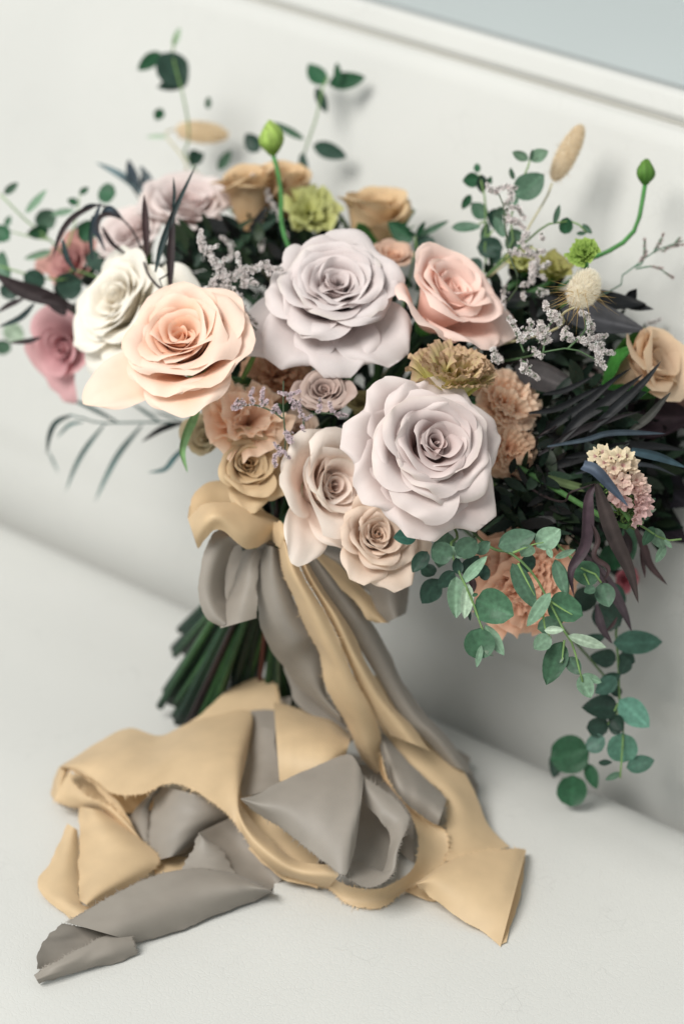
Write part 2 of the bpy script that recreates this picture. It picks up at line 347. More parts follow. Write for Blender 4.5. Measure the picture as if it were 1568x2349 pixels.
# seat: flat top, rounded down into the crease at the back, rounded front far away
def seat_prof(t):
    b=station(t); pts=[]
    for s in np.linspace(0,1,14):      # rounded rear edge, going down into the crease
        a=PI/2*s; pts.append(b+NB*(.004+.022*(1-math.sin(a)))+np.array([0,0,-.03+.03*math.cos(PI/2-a)]) if False else b+NB*(.001+.049*(1-math.cos(a)))+np.array([0,0,-.026*(1-math.sin(a))**1.5]))
    for s in np.linspace(.06,.85,40):
        z=.0014*mnoise.noise(Vector((t*7+s*5,s*9-t*5,0)))+.0030*mnoise.noise(Vector((t*2.2,s*2.5,4)))
        pts.append(b+NB*s+np.array([0,0,z]))
    for s in np.linspace(0,1,8)[1:]:
        a=PI/2*s; pts.append(b+NB*(.85+.05*math.sin(a))+np.array([0,0,-.05*(1-math.cos(a))]))
    pts.append(pts[-1]+np.array([0,0,-.35])); return pts
def back_prof(t):
    b=station(t); H=hseam(t); pts=[]
    pts.append(b+np.array([0,0,-.06])-NB*.004)
    for s in np.linspace(0,1,10):
        a=PI/2*s; pts.append(b+up*(-.035+.085*s)+nn*(-.022+.024*math.sin(a)))
    for s in np.linspace(.14,.985,34):
        bul=.004+.006*math.sin(PI*s)**.8+.0025*mnoise.noise(Vector((t*3,s*4,9)))
        pts.append(b+up*(H*s)+nn*(-.002+bul))
    for (a,c) in ((-.004,.0008),(-.0015,-.0035),(.0,-.005),(.0015,-.0035),(.004,.0008)): pts.append(b+up*(H+a)+nn*(c))
    for s in np.linspace(0,1,6)[1:]: pts.append(b+up*(H+.004+.010*s)+nn*(.001-.001*s))
    for s in np.linspace(0,1,8)[1:]:
        a=PI/2*s; pts.append(b+up*(H+.014+.006*math.sin(a))+nn*(-.006*(1-math.cos(a))))
    pts.append(b+up*(H+.020)+nn*(-.12)); pts.append(b+up*(H+.0)+nn*(-.13)); pts.append(b+up*(-.3)+nn*(-.13)); return pts
profile_surface('seat_cushion',[seat_prof(t) for t in ts],M_LEA,sofa)
profile_surface('backrest',[back_prof(t) for t in ts],M_LEA,sofa)
# fine stitched thread in the seam line under the top band
M_THR=plain('seam_thread',(.42,.41,.37))
me=tube([station(t)+up*hseam(t)+nn*(-.0042) for t in np.linspace(-1.6,Ltot+1,24)],.0011,.0011,(.4,.4,.36),n=60,k=6)
link('seam_piping',me,M_THR,sofa)
# floor and wall beyond the sofa
fl=raw_mesh('floor',[(-6,-3,-.45),(6,-3,-.45),(6,6,-.45),(-6,6,-.45)],[(0,1,2,3)],smooth=False)
tag(link('floor',fl,plain('pale_floor',(.92,.95,.93))),kind='structure')
wl=raw_mesh('wall',[(-6,5.5,-.45),(6,5.5,-.45),(6,5.5,3),(-6,5.5,3)],[(0,1,2,3)],smooth=False)
tag(link('wall',wl,plain('pale_wall',(.7,.74,.74))),kind='structure')

# ------------------------------------------------------------------ stems go through the knot and fan out below it
KNOT=(640,1228,1.435); HUB=P(830,930,1.485)
rs=random.Random(11)
ENDS=[(378,1618,.012),(396,1655,.008),(384,1498,.05),(420,1650,.006),(440,1640,.01),(465,1655,.006),(380,1590,.03),(500,1650,.008),(410,1600,.03),(530,1640,.006),(455,1600,.03),(560,1650,.008),(480,1560,.05),
      (600,1660,.008),(430,1530,.05),(640,1660,.006),(520,1590,.03),(400,1450,.09),(570,1590,.02),(620,1600,.02),(660,1640,.01),(450,1480,.08),(500,1500,.08),(690,1660,.01),(545,1540,.04),(590,1560,.04)]
_e=[0]
def lower_stem(start,via=None,first=None):
    """world points from a flower base through the knot to a cut end on the seat"""
    i=_e[0]; _e[0]+=1; ex,ey,el=ENDS[i%len(ENDS)]; j=i//len(ENDS)
    a=rs.uniform(0,6.28); k=P(KNOT[0]+rs.gauss(0,14),KNOT[1],KNOT[2]+rs.gauss(0,.006))
    end=Q(ex+rs.gauss(0,9)+j*13,ey+rs.gauss(0,8),el+rs.uniform(0,.004)+.004)
    hub=(np.array(start)*.35+HUB*.65)+np.array([rs.gauss(0,.006),rs.gauss(0,.006)+.008,0])
    mid=k*.5+end*.5+CF*(-.004)
    return [start,hub,k+(hub-k)*.25,k,mid,end]
STEMC=[srgb(34,62,40),srgb(24,52,38),srgb(46,82,44),srgb(20,42,34),srgb(56,92,50)]
# ------------------------------------------------------------------ flowers
def basis(axis,roll=0):
    z=dirv(axis); x=np.cross(CU,z); x/=np.linalg.norm(x); y=np.cross(z,x); c,s=math.cos(roll),math.sin(roll)
    return np.stack([x*c+y*s,-x*s+y*c,z],1)
def flower(name,label,cat,grids,x,y,d,R,axis,roll=0,group=None,zoff=.5,stem=True,sepals=0,scol=None,mat=None,stemr=.0025,sep=None,via=None):
    R=R/FPX*d; B=basis(axis,roll); zc=B[:,2]; base=P(x,y,d)-zc*zoff*R
    e=empty(name,base,label,cat,group)
    for G,c in grids:
        me=grid_mesh('petal',G@B.T*R+base,np.clip(c,0,1)); link('petal',me,mat or M_PET,e)
    sc_=scol or srgb(70,120,55)
    if stem:
        bb=base-zc*.05*R
        link('stem',tube([bb]+lower_stem(bb-zc*.25*R),stemr,stemr*1.1,rs.choice(STEMC),n=40,col2=rs.choice(STEMC)),M_STEM,e)
        # swollen green base under the petals
        pr=[(.02,-.22),(.09,-.18),(.15,-.08),(.17,.02),(.12,.10)]
        G=np.array([[(r*math.cos(a),r*math.sin(a),z) for a in np.linspace(0,2*PI,11)] for r,z in pr])
        link('calyx',grid_mesh('calyx',G@B.T*R+base,np.tile(np.array(sc_),(5,11,1))),M_LEAF,e)
    for k in range(sepals):
        q=dict(r0=.14,z0=-.06,L=.85,W=.17,a0=60,a1=95,curl=30,cs=.5,rk=1,rmin=.2,roll=.2,ripple=.1,point=.5,base=.8,tap=.85,seed=k*31+int(x),nu=8,nv=12)
        if sep: q.update(sep)
        G=petal_grid(k*2*PI/sepals+.3,**q); C=np.tile(np.array(sc_),(G.shape[0],G.shape[1],1))
        link('sepal',grid_mesh('sepal',G@B.T*R+base,C),M_LEAF,e)
    return e
def ruffled(seed=1,N=30,cols=None,ser=.04,rip=.9,open_=1,H=1,W=1,nu=34,nv=12,rf=3,cr=1.0):
    """frilled flower: crumpled fans with crinkled rims packed round a dome"""
    rnd=random.Random(seed); out=[]; inner,edge,base=cols
    for i in range(N):
        t=((i+.5)/N)**.75; g=lambda a:rnd.gauss(0,a); ph=i*2.4+g(.25); th=(-8+76*t**.9)*open_+g(6); L=(.80+.14*t)*H*(1+g(.07)); w=(.30+.22*t)*W*(1+g(.15))
        u=np.linspace(-1,1,nu+1); G=np.zeros((nv+1,nu+1,3)); o=rnd.uniform(0,99); f1=rnd.uniform(.8,1.2)*rf; p1=rnd.uniform(0,6.28); p2=rnd.uniform(0,6.28); bend=rnd.uniform(20,75)*cr
        n1=np.array([mnoise.noise(Vector((x*2.0+o,0,o))) for x in u]); n2=np.array([mnoise.noise(Vector((x*9+o,2,o))) for x in u])
        rr=.04;R_=np.full(nu+1,.035*t+.0);Z_=np.zeros(nu+1)
        for j in range(nv+1):
            v=j/nv; er=L/nv*(1+(ser*2.2*n2*(v>.8)-.16*u*u*(v>.7)))
            a=np.radians(th-14+28*v+bend*max(0,(v-.6)/.4)**1.3*(.55+.9*n1)+8*np.sin(f1*u*PI+p1)*v)
            if j: R_=R_+np.sin(a)*er; Z_=Z_+np.cos(a)*er
            wv=rip*v**2*(.075*np.sin(f1*u*PI+p1)+.04*np.sin(f1*2.3*u*PI+p2)*v*v)
            y=u*w*(.18+.82*v**.8)*1.25; x=R_-wv*np.cos(a); z=Z_+wv*np.sin(a)
            x=x-.35*y*y/ (w+.1)*.6
            G[j]=np.stack([x,y,z],-1)
        c_,s_=math.cos(ph),math.sin(ph); G=G@np.array([[c_,-s_,0],[s_,c_,0],[0,0,1]]).T
        n,m=G.shape[:2]; v=np.linspace(0,1,n)[:,None]*np.ones((1,m)); c=mixc(inner,edge,np.clip((v-.5)/.5,0,1)**1.5); c=mixc(c,base,np.clip(1-v*1.6,0,1))*(1+g(.05))
        out.append((G,c))
    return out
def turnbud(seed=1,n=6,col=(.2,.4,.1),col2=None,L=1.5,W=.5,a0=38,a1=-42):
    out=[]; rnd=random.Random(seed)
    for i in range(n):
        G=petal_grid(i*2*PI/n*2.0+rnd.gauss(0,.1)+(.5 if i>=n/2 else 0),r0=.06,z0=0,L=L*(1+rnd.gauss(0,.03)),W=W,a0=a0,a1=a1,curl=10,cs=.9,rk=1.02,rmin=.12,roll=.15,point=.2,base=.5,tap=.8,ripple=.06,spiral=.04,seed=seed*9+i,nu=12,nv=16,lump=.03)
        nn_,m=G.shape[:2]; v=np.linspace(0,1,nn_)[:,None]*np.ones((1,m)); st=1+.25*np.sin(np.arange(m)*2.1)[None,:]
        out.append((G,mixc(col,col2 or col,v)*st[...,None]))
    return out
S=srgb
LAV=(S(208,176,172,.86),S(240,227,223,.92),S(200,158,146,.8))
LAV2=(S(220,200,197,.88),S(238,228,226,.9),S(200,170,166,.75))
PCH=(S(255,190,140,.96),S(253,227,210,.95),S(255,184,126,.95))
WHT=(S(250,240,222,.93),S(251,246,236,.93),S(244,230,190,.9))
PNK=(S(254,205,187,.97),S(254,227,216,.97),S(254,190,160,.95))
BLU=(S(250,222,208,.97),S(252,240,230,.97),S(244,204,184,.9))
BEI=(S(230,198,172,.92),S(241,221,204,.94),S(200,154,112,.75))
TAN=(S(216,178,130,.85),S(232,206,168,.88),S(190,135,80,.75))
MAU=(S(190,155,145,.8),S(212,190,180,.85),S(170,120,105,.7))
PEA=(S(255,214,182,.99),S(255,228,204,.99),S(230,172,130,.9))
BPE=(S(238,200,150,.85),S(238,208,168,.85),S(225,165,100,.8))
GRN=(S(214,214,130,.85),S(214,216,150,.85),S(180,186,80,.8))
OLV=(S(240,236,160,.97),S(200,168,140,.95),S(226,226,135,.97))
HEL=(S(214,156,162,.92),S(230,182,184,.92),S(180,110,118,.85))
RG='roses in the bouquet'
# large lavender rose in front
flower('rose','largest pale lavender rose at the front, wide open with a tight spiral heart','rose',
  rose_petals(8,19,.84,cols=LAV,nu=26,nv=22,roll=1.35,curl=.95,pt=2.0,W=1.2,Hs=1.08,
   outer=[dict(deg=-100,L=1.12,W=.62,a0=60,a1=72,curl=35,roll=1.5,point=.22,ur1=.25),dict(deg=-55,L=1.12,W=.55,a0=58,a1=74,curl=30,roll=1.6,point=.3,ur1=.2),dict(deg=170,L=1.12,W=.52,a0=58,a1=70,curl=60,roll=1.6,point=.25),
          dict(deg=125,L=1.08,W=.55,a0=55,a1=68,curl=50,roll=1.5,point=.2),dict(deg=-150,L=1.1,W=.55,a0=58,a1=70,curl=70,roll=1.4,point=.15),dict(deg=20,L=1.0,W=.55,a0=52,a1=66,curl=60,roll=1.4,point=.15),dict(deg=70,L=1.0,W=.55,a0=52,a1=66,curl=60,roll=1.4,point=.12)]),
  990,1028,1.345,176,(.28,.26,.93),0,RG)
flower('rose','pale lavender rose at the centre top, many layered and facing upward','rose',
  rose_petals(12,28,.95,cols=LAV2,nu=22,nv=18,roll=1.1,curl=1.25,pt=1.4,W=1.1,
   outer=[dict(deg=-90,L=1.18,W=.6,a0=62,a1=85,curl=45,roll=1.5,point=.2),dict(deg=-130,L=1.25,W=.55,a0=62,a1=88,curl=45,roll=1.4,point=.2),dict(deg=-50,L=1.2,W=.6,a0=62,a1=85,curl=50,roll=1.4,point=.2),dict(deg=-160,L=1.35,W=.5,a0=75,a1=115,curl=20,roll=.8,point=.2)]),
  772,664,1.41,168,(.02,.55,.83),0,RG)
flower('rose','peach rose on the left with a glowing orange heart and long outer petals','rose',
  rose_petals(7,17,.52,cols=PCH,nu=22,nv=18,curl=.85,W=1.3,roll=1.0,Hs=1.12,
   outer=[dict(deg=-172,L=1.4,W=.46,a0=66,a1=92,curl=25,roll=.7,point=.1),dict(deg=-115,L=1.1,W=.66,a0=34,a1=46,curl=60,t=.8),dict(deg=-70,L=1.12,W=.66,a0=36,a1=46,curl=50,t=.8),dict(deg=-25,L=1.1,W=.64,a0=38,a1=50,curl=60,t=.8),dict(deg=30,L=1.05,W=.6,a0=38,a1=48,curl=60,t=.9),dict(deg=-95,L=1.2,W=.6,a0=46,a1=66,curl=40,t=.8)]),
  424,790,1.385,176,(-.20,.52,.83),.3,RG)
flower('rose','ivory white rose at the left edge, turned away to the upper left','rose',
  rose_petals(9,17,.9,cols=WHT,curl=1.2,roll=1.1,W=1.05,outer=[dict(deg=-60,L=1.2,W=.6),dict(deg=10,L=1.2,W=.6,a0=70,a1=90),dict(deg=-110,L=1.15,W=.5,a1=85)]),
  275,690,1.47,148,(-.62,.35,.7),0,RG)
flower('rose','soft pink rose right of the central lavender rose, seen from its side','rose',
  rose_petals(14,13,.45,cols=PNK,curl=.8,W=1.35,roll=.9,Hs=1.2,outer=[dict(deg=-90,L=1.2,W=.65,a0=40,a1=52,curl=40,t=.8),dict(deg=-30,L=1.2,W=.6,a0=46,a1=60,curl=40,t=.8),dict(deg=-150,L=1.2,W=.6,a0=42,a1=55,curl=40,t=.8),dict(deg=40,L=1.1,W=.6,a0=40,a1=50,curl=50,t=.8)]),
  1020,690,1.42,162,(.50,.60,.62),0,RG)
flower('rose','half-open blush white rose below the front lavender rose, with long outer petals','rose',
  rose_petals(21,9,.42,cols=BLU,curl=.45,W=1.55,roll=.7,Hs=1.05,outer=[dict(deg=-118,L=1.3,W=.42,a0=52,a1=78,curl=25,roll=1.0,point=.1),dict(deg=125,L=1.05,W=.6,a0=40,a1=50,curl=70,roll=1.1),dict(deg=-70,L=1.05,W=.55,a0=44,a1=56,curl=50,roll=.9),dict(deg=175,L=1.0,W=.55,a0=38,a1=46,curl=60,roll=.8)]),
  752,1116,1.385,150,(.50,.10,.84),0,RG)
flower('rose','beige spray rose with a tightly coiled heart, tucked below the blush white rose','rose',
  rose_petals(31,18,.75,cols=BEI,curl=.8,W=1.0,roll=1.0,outer=[dict(deg=-90,L=1.2,W=.6,a0=50,a1=72,curl=30,roll=1.3,point=.3),dict(deg=-140,L=1.15,W=.55,a0=46,a1=62,curl=40,point=.2),dict(deg=-40,L=1.15,W=.55,a0=50,a1=66,curl=40,point=.2)]),
  862,1228,1.375,112,(.25,.30,.92),.4,RG)
flower('rose','golden tan spray rose left of the blush rose, above the gold bow loop','rose',
  rose_petals(41,17,.7,cols=TAN,curl=.9,W=1.0,roll=.9,outer=[dict(deg=-90,L=1.15,W=.6,a0=50,a1=70,curl=35,point=.2),dict(deg=-150,L=1.15,W=.5,a0=50,a1=66,curl=35),dict(deg=-30,L=1.1,W=.5,a0=50,a1=62,curl=35)]),
  568,1066,1.405,98,(.16,.22,.95),1.1,RG)
flower('rose','dusky mauve spray rose in the middle, small and tightly coiled','rose',
  rose_petals(51,16,.5,cols=MAU,curl=.9,W=1.1,roll=.8,Hs=1.2,outer=[dict(deg=-90,L=1.35,W=.6,a0=30,a1=34,curl=50,t=.6),dict(deg=-20,L=1.3,W=.6,a0=32,a1=36,curl=50,t=.6),dict(deg=-160,L=1.3,W=.6,a0=32,a1=36,curl=50,t=.6)]),
  742,905,1.395,80,(.0,.55,.83),0,RG)
flower('lisianthus','peach ruffled lisianthus directly above the golden tan spray rose','lisianthus',
  ruffled(61,14,cols=PEA,ser=0,rip=1.0,open_=.8,rf=2,W=1.3),560,952,1.41,112,(-.05,.5,.86),0)
flower('rose','faded khaki tan spray rose peeking out left of the peach ruffled lisianthus','rose',
  rose_petals(88,8,.6,cols=(S(205,185,145,.8),S(220,205,170,.85),S(170,150,100,.7)),W=1.4),478,1000,1.445,72,(-.5,.1,.8),0,RG)
flower('rose','small cream rose filling the gap between the golden tan and blush white roses','rose',
  rose_petals(89,10,.6,cols=BEI,W=1.3),690,985,1.43,62,(.1,.5,.8),0,RG)
flower('carnation','rusty peach carnation half hidden behind the mauve spray rose','carnation',
  ruffled(62,34,cols=(PEA[0],S(214,172,140,.8),PEA[2])),632,850,1.44,98,(-.1,.6,.8),0,'carnations in the bouquet')
flower('carnation','ruffled peach carnation pressed against the right side of the large lavender rose','carnation',
  ruffled(63,28,cols=(PEA[0],S(252,224,198,.96),PEA[2]),W=1.2),1165,925,1.41,92,(.35,.2,.88),0,'carnations in the bouquet')
flower('carnation','smaller peach carnation under another one, touching the large lavender rose','carnation',
  ruffled(64,24,cols=(PEA[0],S(240,205,175,.9),PEA[2]),W=1.2),1172,1030,1.405,74,(.4,.1,.9),0,'carnations in the bouquet')
flower('carnation','large peach carnation hanging low behind the grey-green eucalyptus leaves','carnation',
  ruffled(65,34,cols=(S(238,180,145,.88),S(244,200,172,.92),S(225,140,90,.8)),W=1.3),1208,1330,1.40,132,(.1,.05,.98),0,'carnations in the bouquet')
flower('lisianthus','yellow-green ruffled lisianthus with brownish frilled edges above the large lavender rose','lisianthus',
  ruffled(66,40,cols=OLV,open_=.52,H=1.2,W=.8,cr=.8),1040,842,1.372,136,(.16,.92,.38),0,zoff=.8)
flower('lisianthus','pale yellow-green lisianthus at the top, beside the small bright green bud stem','lisianthus',
  ruffled(67,14,cols=GRN,ser=0,rip=.8,open_=.6,rf=2,W=1.3),712,485,1.53,84,(.1,.5,.8),0)
flower('lisianthus','olive yellow lisianthus behind the mauve filler sprays at right','lisianthus',
  ruffled(68,12,cols=GRN,ser=0,rip=.8,open_=.6,rf=2,W=1.3),1200,598,1.46,60,(-.1,.7,.6),0)
flower('lisianthus','olive green lisianthus just left of the bright green frilled bud','lisianthus',
  ruffled(69,12,cols=(GRN[0],S(185,175,110,.75),GRN[2]),ser=0,rip=.8,open_=.6,rf=2,W=1.3),1272,615,1.455,60,(.2,.7,.6),0)
flower('rose','blurred pale lavender rose at the upper left, behind the dark curved leaves','rose',
  rose_petals(71,18,.8,cols=LAV,curl=.8,W=1.15,roll=.8),432,480,1.545,140,(.1,.72,.55),0,RG)
flower('rose','blurred blush lavender rose in shade behind the ivory white rose','rose',
  rose_petals(72,16,.8,cols=LAV,curl=.8,W=1.15,roll=.8),305,545,1.535,112,(-.4,.6,.6),0,RG)
flower('rose','honey peach rosebud at the top, left of the bright green bud','rose',
  rose_petals(73,10,.16,cols=BPE,curl=.35,W=1.7,roll=.5,Hs=1.2),572,432,1.535,140,(-.15,.90,.42),0,RG,zoff=.7)
flower('rose','honey peach rosebud partly hidden behind the stem of the bright green bud','rose',
  rose_petals(74,10,.14,cols=BPE,curl=.35,W=1.7,roll=.5,Hs=1.2),655,418,1.55,120,(.15,.90,.4),0,RG,zoff=.7)
flower('rose','honey peach rosebud standing alone against the sofa back above the central rose','rose',
  rose_petals(75,10,.16,cols=BPE,curl=.3,W=1.7,roll=.5,Hs=1.2),862,492,1.535,150,(.15,.90,.42),0,RG,zoff=.7,sepals=5,sep=dict(L=1.0,W=.22,a0=30,a1=20,z0=-.1,r0=.18))
flower('rose','dim dusty pink rose tucked behind the central lavender and soft pink roses','rose',
  rose_petals(76,12,.8,cols=(PEA[0],S(225,190,170,.85),PEA[2]),W=1.1),900,590,1.48,66,(.1,.7,.6),0,RG)
flower('rose','cream peach rosebud with green sepals at the right edge','rose',
  rose_petals(77,10,.14,cols=(S(236,200,165,.88),S(240,212,182,.9),S(236,190,130,.85)),curl=.5,W=1.8,roll=.8,Hs=1.15),1492,832,1.42,150,(.66,.34,.62),0,RG,zoff=.75,sepals=5,
  sep=dict(L=.95,W=.2,a0=40,a1=5,z0=-.05,r0=.2,curl=0),scol=srgb(60,120,50))
flower('lisianthus','dusky mauve white lisianthus in shadow among the black leaves at right','lisianthus',
  ruffled(78,12,cols=(MAU[0],S(195,180,176,.8),MAU[2]),ser=0,rip=.8,rf=2,W=1.3),1340,890,1.47,62,(.0,.1,.9),0)
flower('lisianthus','greyish white lisianthus petals under the large black leaf at right','lisianthus',
  ruffled(79,10,cols=(S(185,190,180,.7),S(205,205,195,.75),S(150,160,140,.6)),ser=0,rip=.6,rf=2,W=1.4),1285,905,1.46,52,(-.3,-.1,.9),0)
flower('hellebore','dusky pink hellebore at the far left edge, hanging lowest','hellebore',
  rose_petals(81,7,1.25,cols=HEL,W=1.3,curl=.4,roll=.5),142,795,1.53,104,(-.5,-.2,.8),0,'dusky pink flowers on the left side')
flower('hellebore','dusky pink hellebore half hidden among eucalyptus above the ivory white rose','hellebore',
  rose_petals(82,10,1.0,cols=(HEL[0],S(215,165,155,.85),HEL[2]),W=1.3,curl=.5,roll=.5),165,605,1.56,84,(-.5,.3,.8),0,'dusky pink flowers on the left side')
flower('rose','shaded tan spray rose just above the large low-hanging peach carnation','rose',
  rose_petals(83,14,.7,cols=BEI,W=1.1),1262,1212,1.44,74,(.2,.2,.9),0,RG)
flower('rose','olive cream rosebud between the mauve spray rose and the large lavender rose','rose',
  rose_petals(84,8,.2,cols=(S(185,175,125,.7),S(200,190,140,.75),S(150,150,90,.7)),W=1.4),826,925,1.43,58,(.1,.5,.8),0,RG,zoff=.7)
flower('rose','pinkish red spray rose peeking out under the statice at far right','rose',
  rose_petals(85,12,.8,cols=(S(200,90,105,.8),S(220,130,140,.8),S(150,60,70,.7)),W=1.1),1432,1330,1.48,36,(.2,-.3,.9),0,RG)
# buds
def bud(name,label,x,y,d,R,axis,stempts,z='U',ruf=False,c1=srgb(130,165,70),c2=srgb(185,210,115),sc_=srgb(72,130,66)):
    gr=ruffled(int(x),26,cols=(c1,c2,c1),rip=1.0,open_=.6,H=1.1) if ruf else [(G*np.array([1.75,1.75,1]),c) for G,c in turnbud(int(x),6,c1,c2)]
    e=flower(name,label,'flower bud',gr,x,y,d,R,axis,0,'green buds in the bouquet',zoff=.6,stem=False)
    pts=[np.array(e.location)]+[P(*zm(z,a,b),dd) for a,b,dd in stempts]
    link('stem',tube((pts+lower_stem(pts[-1])[1:])[::-1],.0018,.0014,STEMC[0],n=60,col2=sc_,pw=2.5),M_STEM,e); return e
bud('lisianthus_bud','bright lime green pointed bud rising at the top left of centre',622,324,1.50,54,(-.12,.95,.3),[(1275,790,1.5),(1290,900,1.5),(1310,1100,1.48)],z='A')
bud('lisianthus_bud','closed green bud on a long curved bare stem at the upper right',1480,400,1.44,40,(.05,.98,.2),[(1335,170,1.44),(1312,300,1.44),(1270,400,1.44),(1190,470,1.44),(1090,520,1.44),(1000,560,1.46),(900,680,1.50)],z='E',c1=srgb(72,120,50),c2=srgb(110,150,70))
bud('lisianthus_bud','bright green frilled half-open bud above the fluffy bunny tail',1338,578,1.405,44,(-.25,.45,.8),[(1000,640,1.43),(900,800,1.45)],z='E',ruf=True,c1=srgb(104,136,56),c2=srgb(160,186,96))
# ------------------------------------------------------------------ sprigs with leaves
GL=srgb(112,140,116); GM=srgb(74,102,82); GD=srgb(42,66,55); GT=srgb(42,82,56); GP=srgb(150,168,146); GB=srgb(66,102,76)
def sprig(name,label,z,d,stems,leaves,group='eucalyptus sprigs',cat='eucalyptus sprig',sr=.0009,scol=srgb(118,148,88),seed=1,root=True,shape='oval',zt=None):
    rnd=random.Random(seed); allp=[np.array([*zm(z,a,b),dd]) for s in stems for a,b,*r in s for dd in [r[0] if r else d]]
    s0=stems[0]; r0=s0[0]; rp=P(*zm(z,r0[0],r0[1]),(r0[2] if len(r0)>2 else d)); e=empty(name,rp,label,cat,group)
    for k,s in enumerate(stems):
        pts=[P(*zm(z,a,b),(r[0] if r else d)) for a,b,*r in s]
        if k==0 and root: link('stem',tube((lower_stem(pts[0])[::-1])[:-1]+pts,.0019,sr*.6,rs.choice(STEMC),n=70,col2=scol),M_STEM,e)
        else: link('stem' if k==0 else 'twig',tube(pts,sr*.8,sr*.3,scol,n=30),M_STEM,e)
    for i,l in enumerate(leaves):
        bx,by,tx,ty,w_,col=l[:6]; op=l[6] if len(l)>6 else {}
        zz=op.get('z',z); b=np.array(zm(zz,bx,by)); t=np.array(zm(zz,tx,ty)); W=w_*ZM[zz][2]
        dn=min(allp,key=lambda p:np.hypot(*(p[:2]-b)))[2]; dd=dn+op.get('dd',0)+rnd.uniform(-.004,.004)
        B=P(b[0],b[1],dd); T=P(t[0],t[1],dd+rnd.uniform(-.006,.006)); tl=op.get('tilt',rnd.uniform(-.45,.45))
        G,n2=leaf_grid(B,T,W/FPX*dd/math.cos(tl)*1.03,op.get('s',shape),tl,cup=op.get('cup',rnd.uniform(.05,.16)),bend=rnd.uniform(.0,.06),seed=seed*50+i,notch=op.get('n',0))
        link('leaf',grid_mesh('leaf',G,leaf_cols(G,col,.13,seed*99+i,rib=1.3)),M_LEAF,e)
    return e
R_={'s':'round'}
def RR(**k): return dict(s='round',**k)
sprig('eucalyptus_sprig','tall thin eucalyptus sprig at the top left, above the blurred sandy bunny tail','A',1.62,[[(880,760),(870,640),(860,540),(835,420),(790,230),(825,130)]],
 [(740,245,850,400,140,GD),(735,240,632,322,62,GT),(865,365,722,402,62,GD),(795,215,828,125,30,GP),(742,498,715,552,44,GT),(955,500,955,442,28,GM),(870,755,935,700,50,GD),(870,690,920,750,56,GD),(1000,780,1060,690,44,GM),(770,625,670,628,20,GP)],seed=1)
sprig('eucalyptus_sprig','eucalyptus sprig standing up against the sofa back near the top centre','A',1.60,[[(1370,850),(1400,690),(1450,540),(1480,400),(1505,350)]],
 [(1490,390,1415,292,76,GT),(1505,385,1675,355,78,GT,{'tilt':.1}),(1550,390,1545,285,36,GT),(1450,400,1498,518,48,GD),(1395,640,1252,560,36,GM),(1435,665,1590,722,76,GD,{'tilt':0}),(1385,700,1400,840,44,GD),(1190,695,1125,615,72,GD)],seed=2)
sprig('eucalyptus_sprig','eucalyptus sprig reaching out of the frame at the far left','A',1.56,[[(420,1260),(300,1170),(230,1100),(120,1010),(60,950),(0,890)],[(300,1170),(350,1000),(370,880)],[(230,1100),(140,1085),(40,1060)]],
 [(20,890,85,838,38,GM),(118,978,216,870,34,GL),(185,965,240,1050,96,GM),(235,985,345,962,30,GL),(225,1060,125,1070,62,GT),(45,1100,-30,1040,80,GT),(25,1040,50,990,30,GM),(532,890,450,885,84,GT,RR()),(360,935,310,915,36,GT),(365,890,408,860,30,GT),
  (370,1115,415,1010,92,GD),(240,1150,112,1188,32,GL),(0,1260,15,1150,60,GM)],seed=3)
sprig('eucalyptus_sprig','eucalyptus sprig with dark round leaves wrapping under the ivory white rose','Z3',1.53,[[(560,700),(420,740),(250,720),(100,680),(0,650)]],
 [(290,760,150,710,120,GD,RR()),(520,740,360,800,170,GD,RR()),(680,580,560,650,130,GD,RR()),(60,740,-40,600,110,GM,RR()),(120,830,0,790,100,GD,RR()),(150,1120,30,1030,120,GP,RR(dd=.06)),(60,1200,-20,1130,90,GM,RR(dd=.06)),(600,360,520,490,120,GT,RR())],seed=4)
sprig('eucalyptus_sprig','small eucalyptus tip with three leaves above the soft pink rose','B',1.50,[[(330,1180),(335,1085)]],
 [(325,1105,210,1018,76,GT),(385,1075,372,1200,102,GD),(345,1085,490,1012,30,GM),(340,1090,380,1015,26,GT),(335,1085,300,1060,24,GT)],seed=5)
sprig('eucalyptus_sprig','bushy eucalyptus sprig with dark green leaves rising right of the soft pink rose','E',1.48,[[(390,670),(425,500),(430,300),(425,190),(395,60)],[(425,330),(350,360)],[(430,430),(500,350)]],
 [(385,50,380,-5,40,GT),(400,90,298,95,82,GT),(405,60,412,168,62,GD),(445,120,462,70,32,GT),(345,175,295,260,46,GT),(435,312,350,222,88,GT),(235,365,405,360,52,GM,{'tilt':.5}),(482,255,485,380,84,GD),(425,470,440,330,56,GM),
  (530,480,380,480,120,GD,RR()),(410,610,320,560,90,GD),(560,440,640,390,90,GM),(450,560,520,500,80,GD),(400,640,350,590,60,GD),(470,300,560,260,60,GM)],seed=6)
sprig('eucalyptus_sprig','upright eucalyptus sprig beside the upright beige bunny tail','E',1.46,[[(545,520),(570,330),(610,190),(650,70),(672,20),(690,-50)]],
 [(675,-25,583,-155 + 85,56,GL),(680,-25,790,-75 ,76,GL),(690,-20,700,-85,24,GM),(600,190,765,60,150,GM,{'tilt':.1}),(590,90,572,20,28,GM),(560,250,620,200,40,GM),(545,480,650,400,90,GM),(540,420,480,300,60,GM)],seed=7)
sprig('eucalyptus_sprig','thin eucalyptus twig with one round dark leaf above the bright green frilled bud','E',1.44,[[(690,420),(820,345),(900,325),(950,335),(1010,395)]],
 [(820,345,855,232,32,GM),(895,305,885,402,78,GT,RR(tilt=0)),(985,345,1040,400,34,GM),(950,400,1010,395,24,GM)],seed=8)
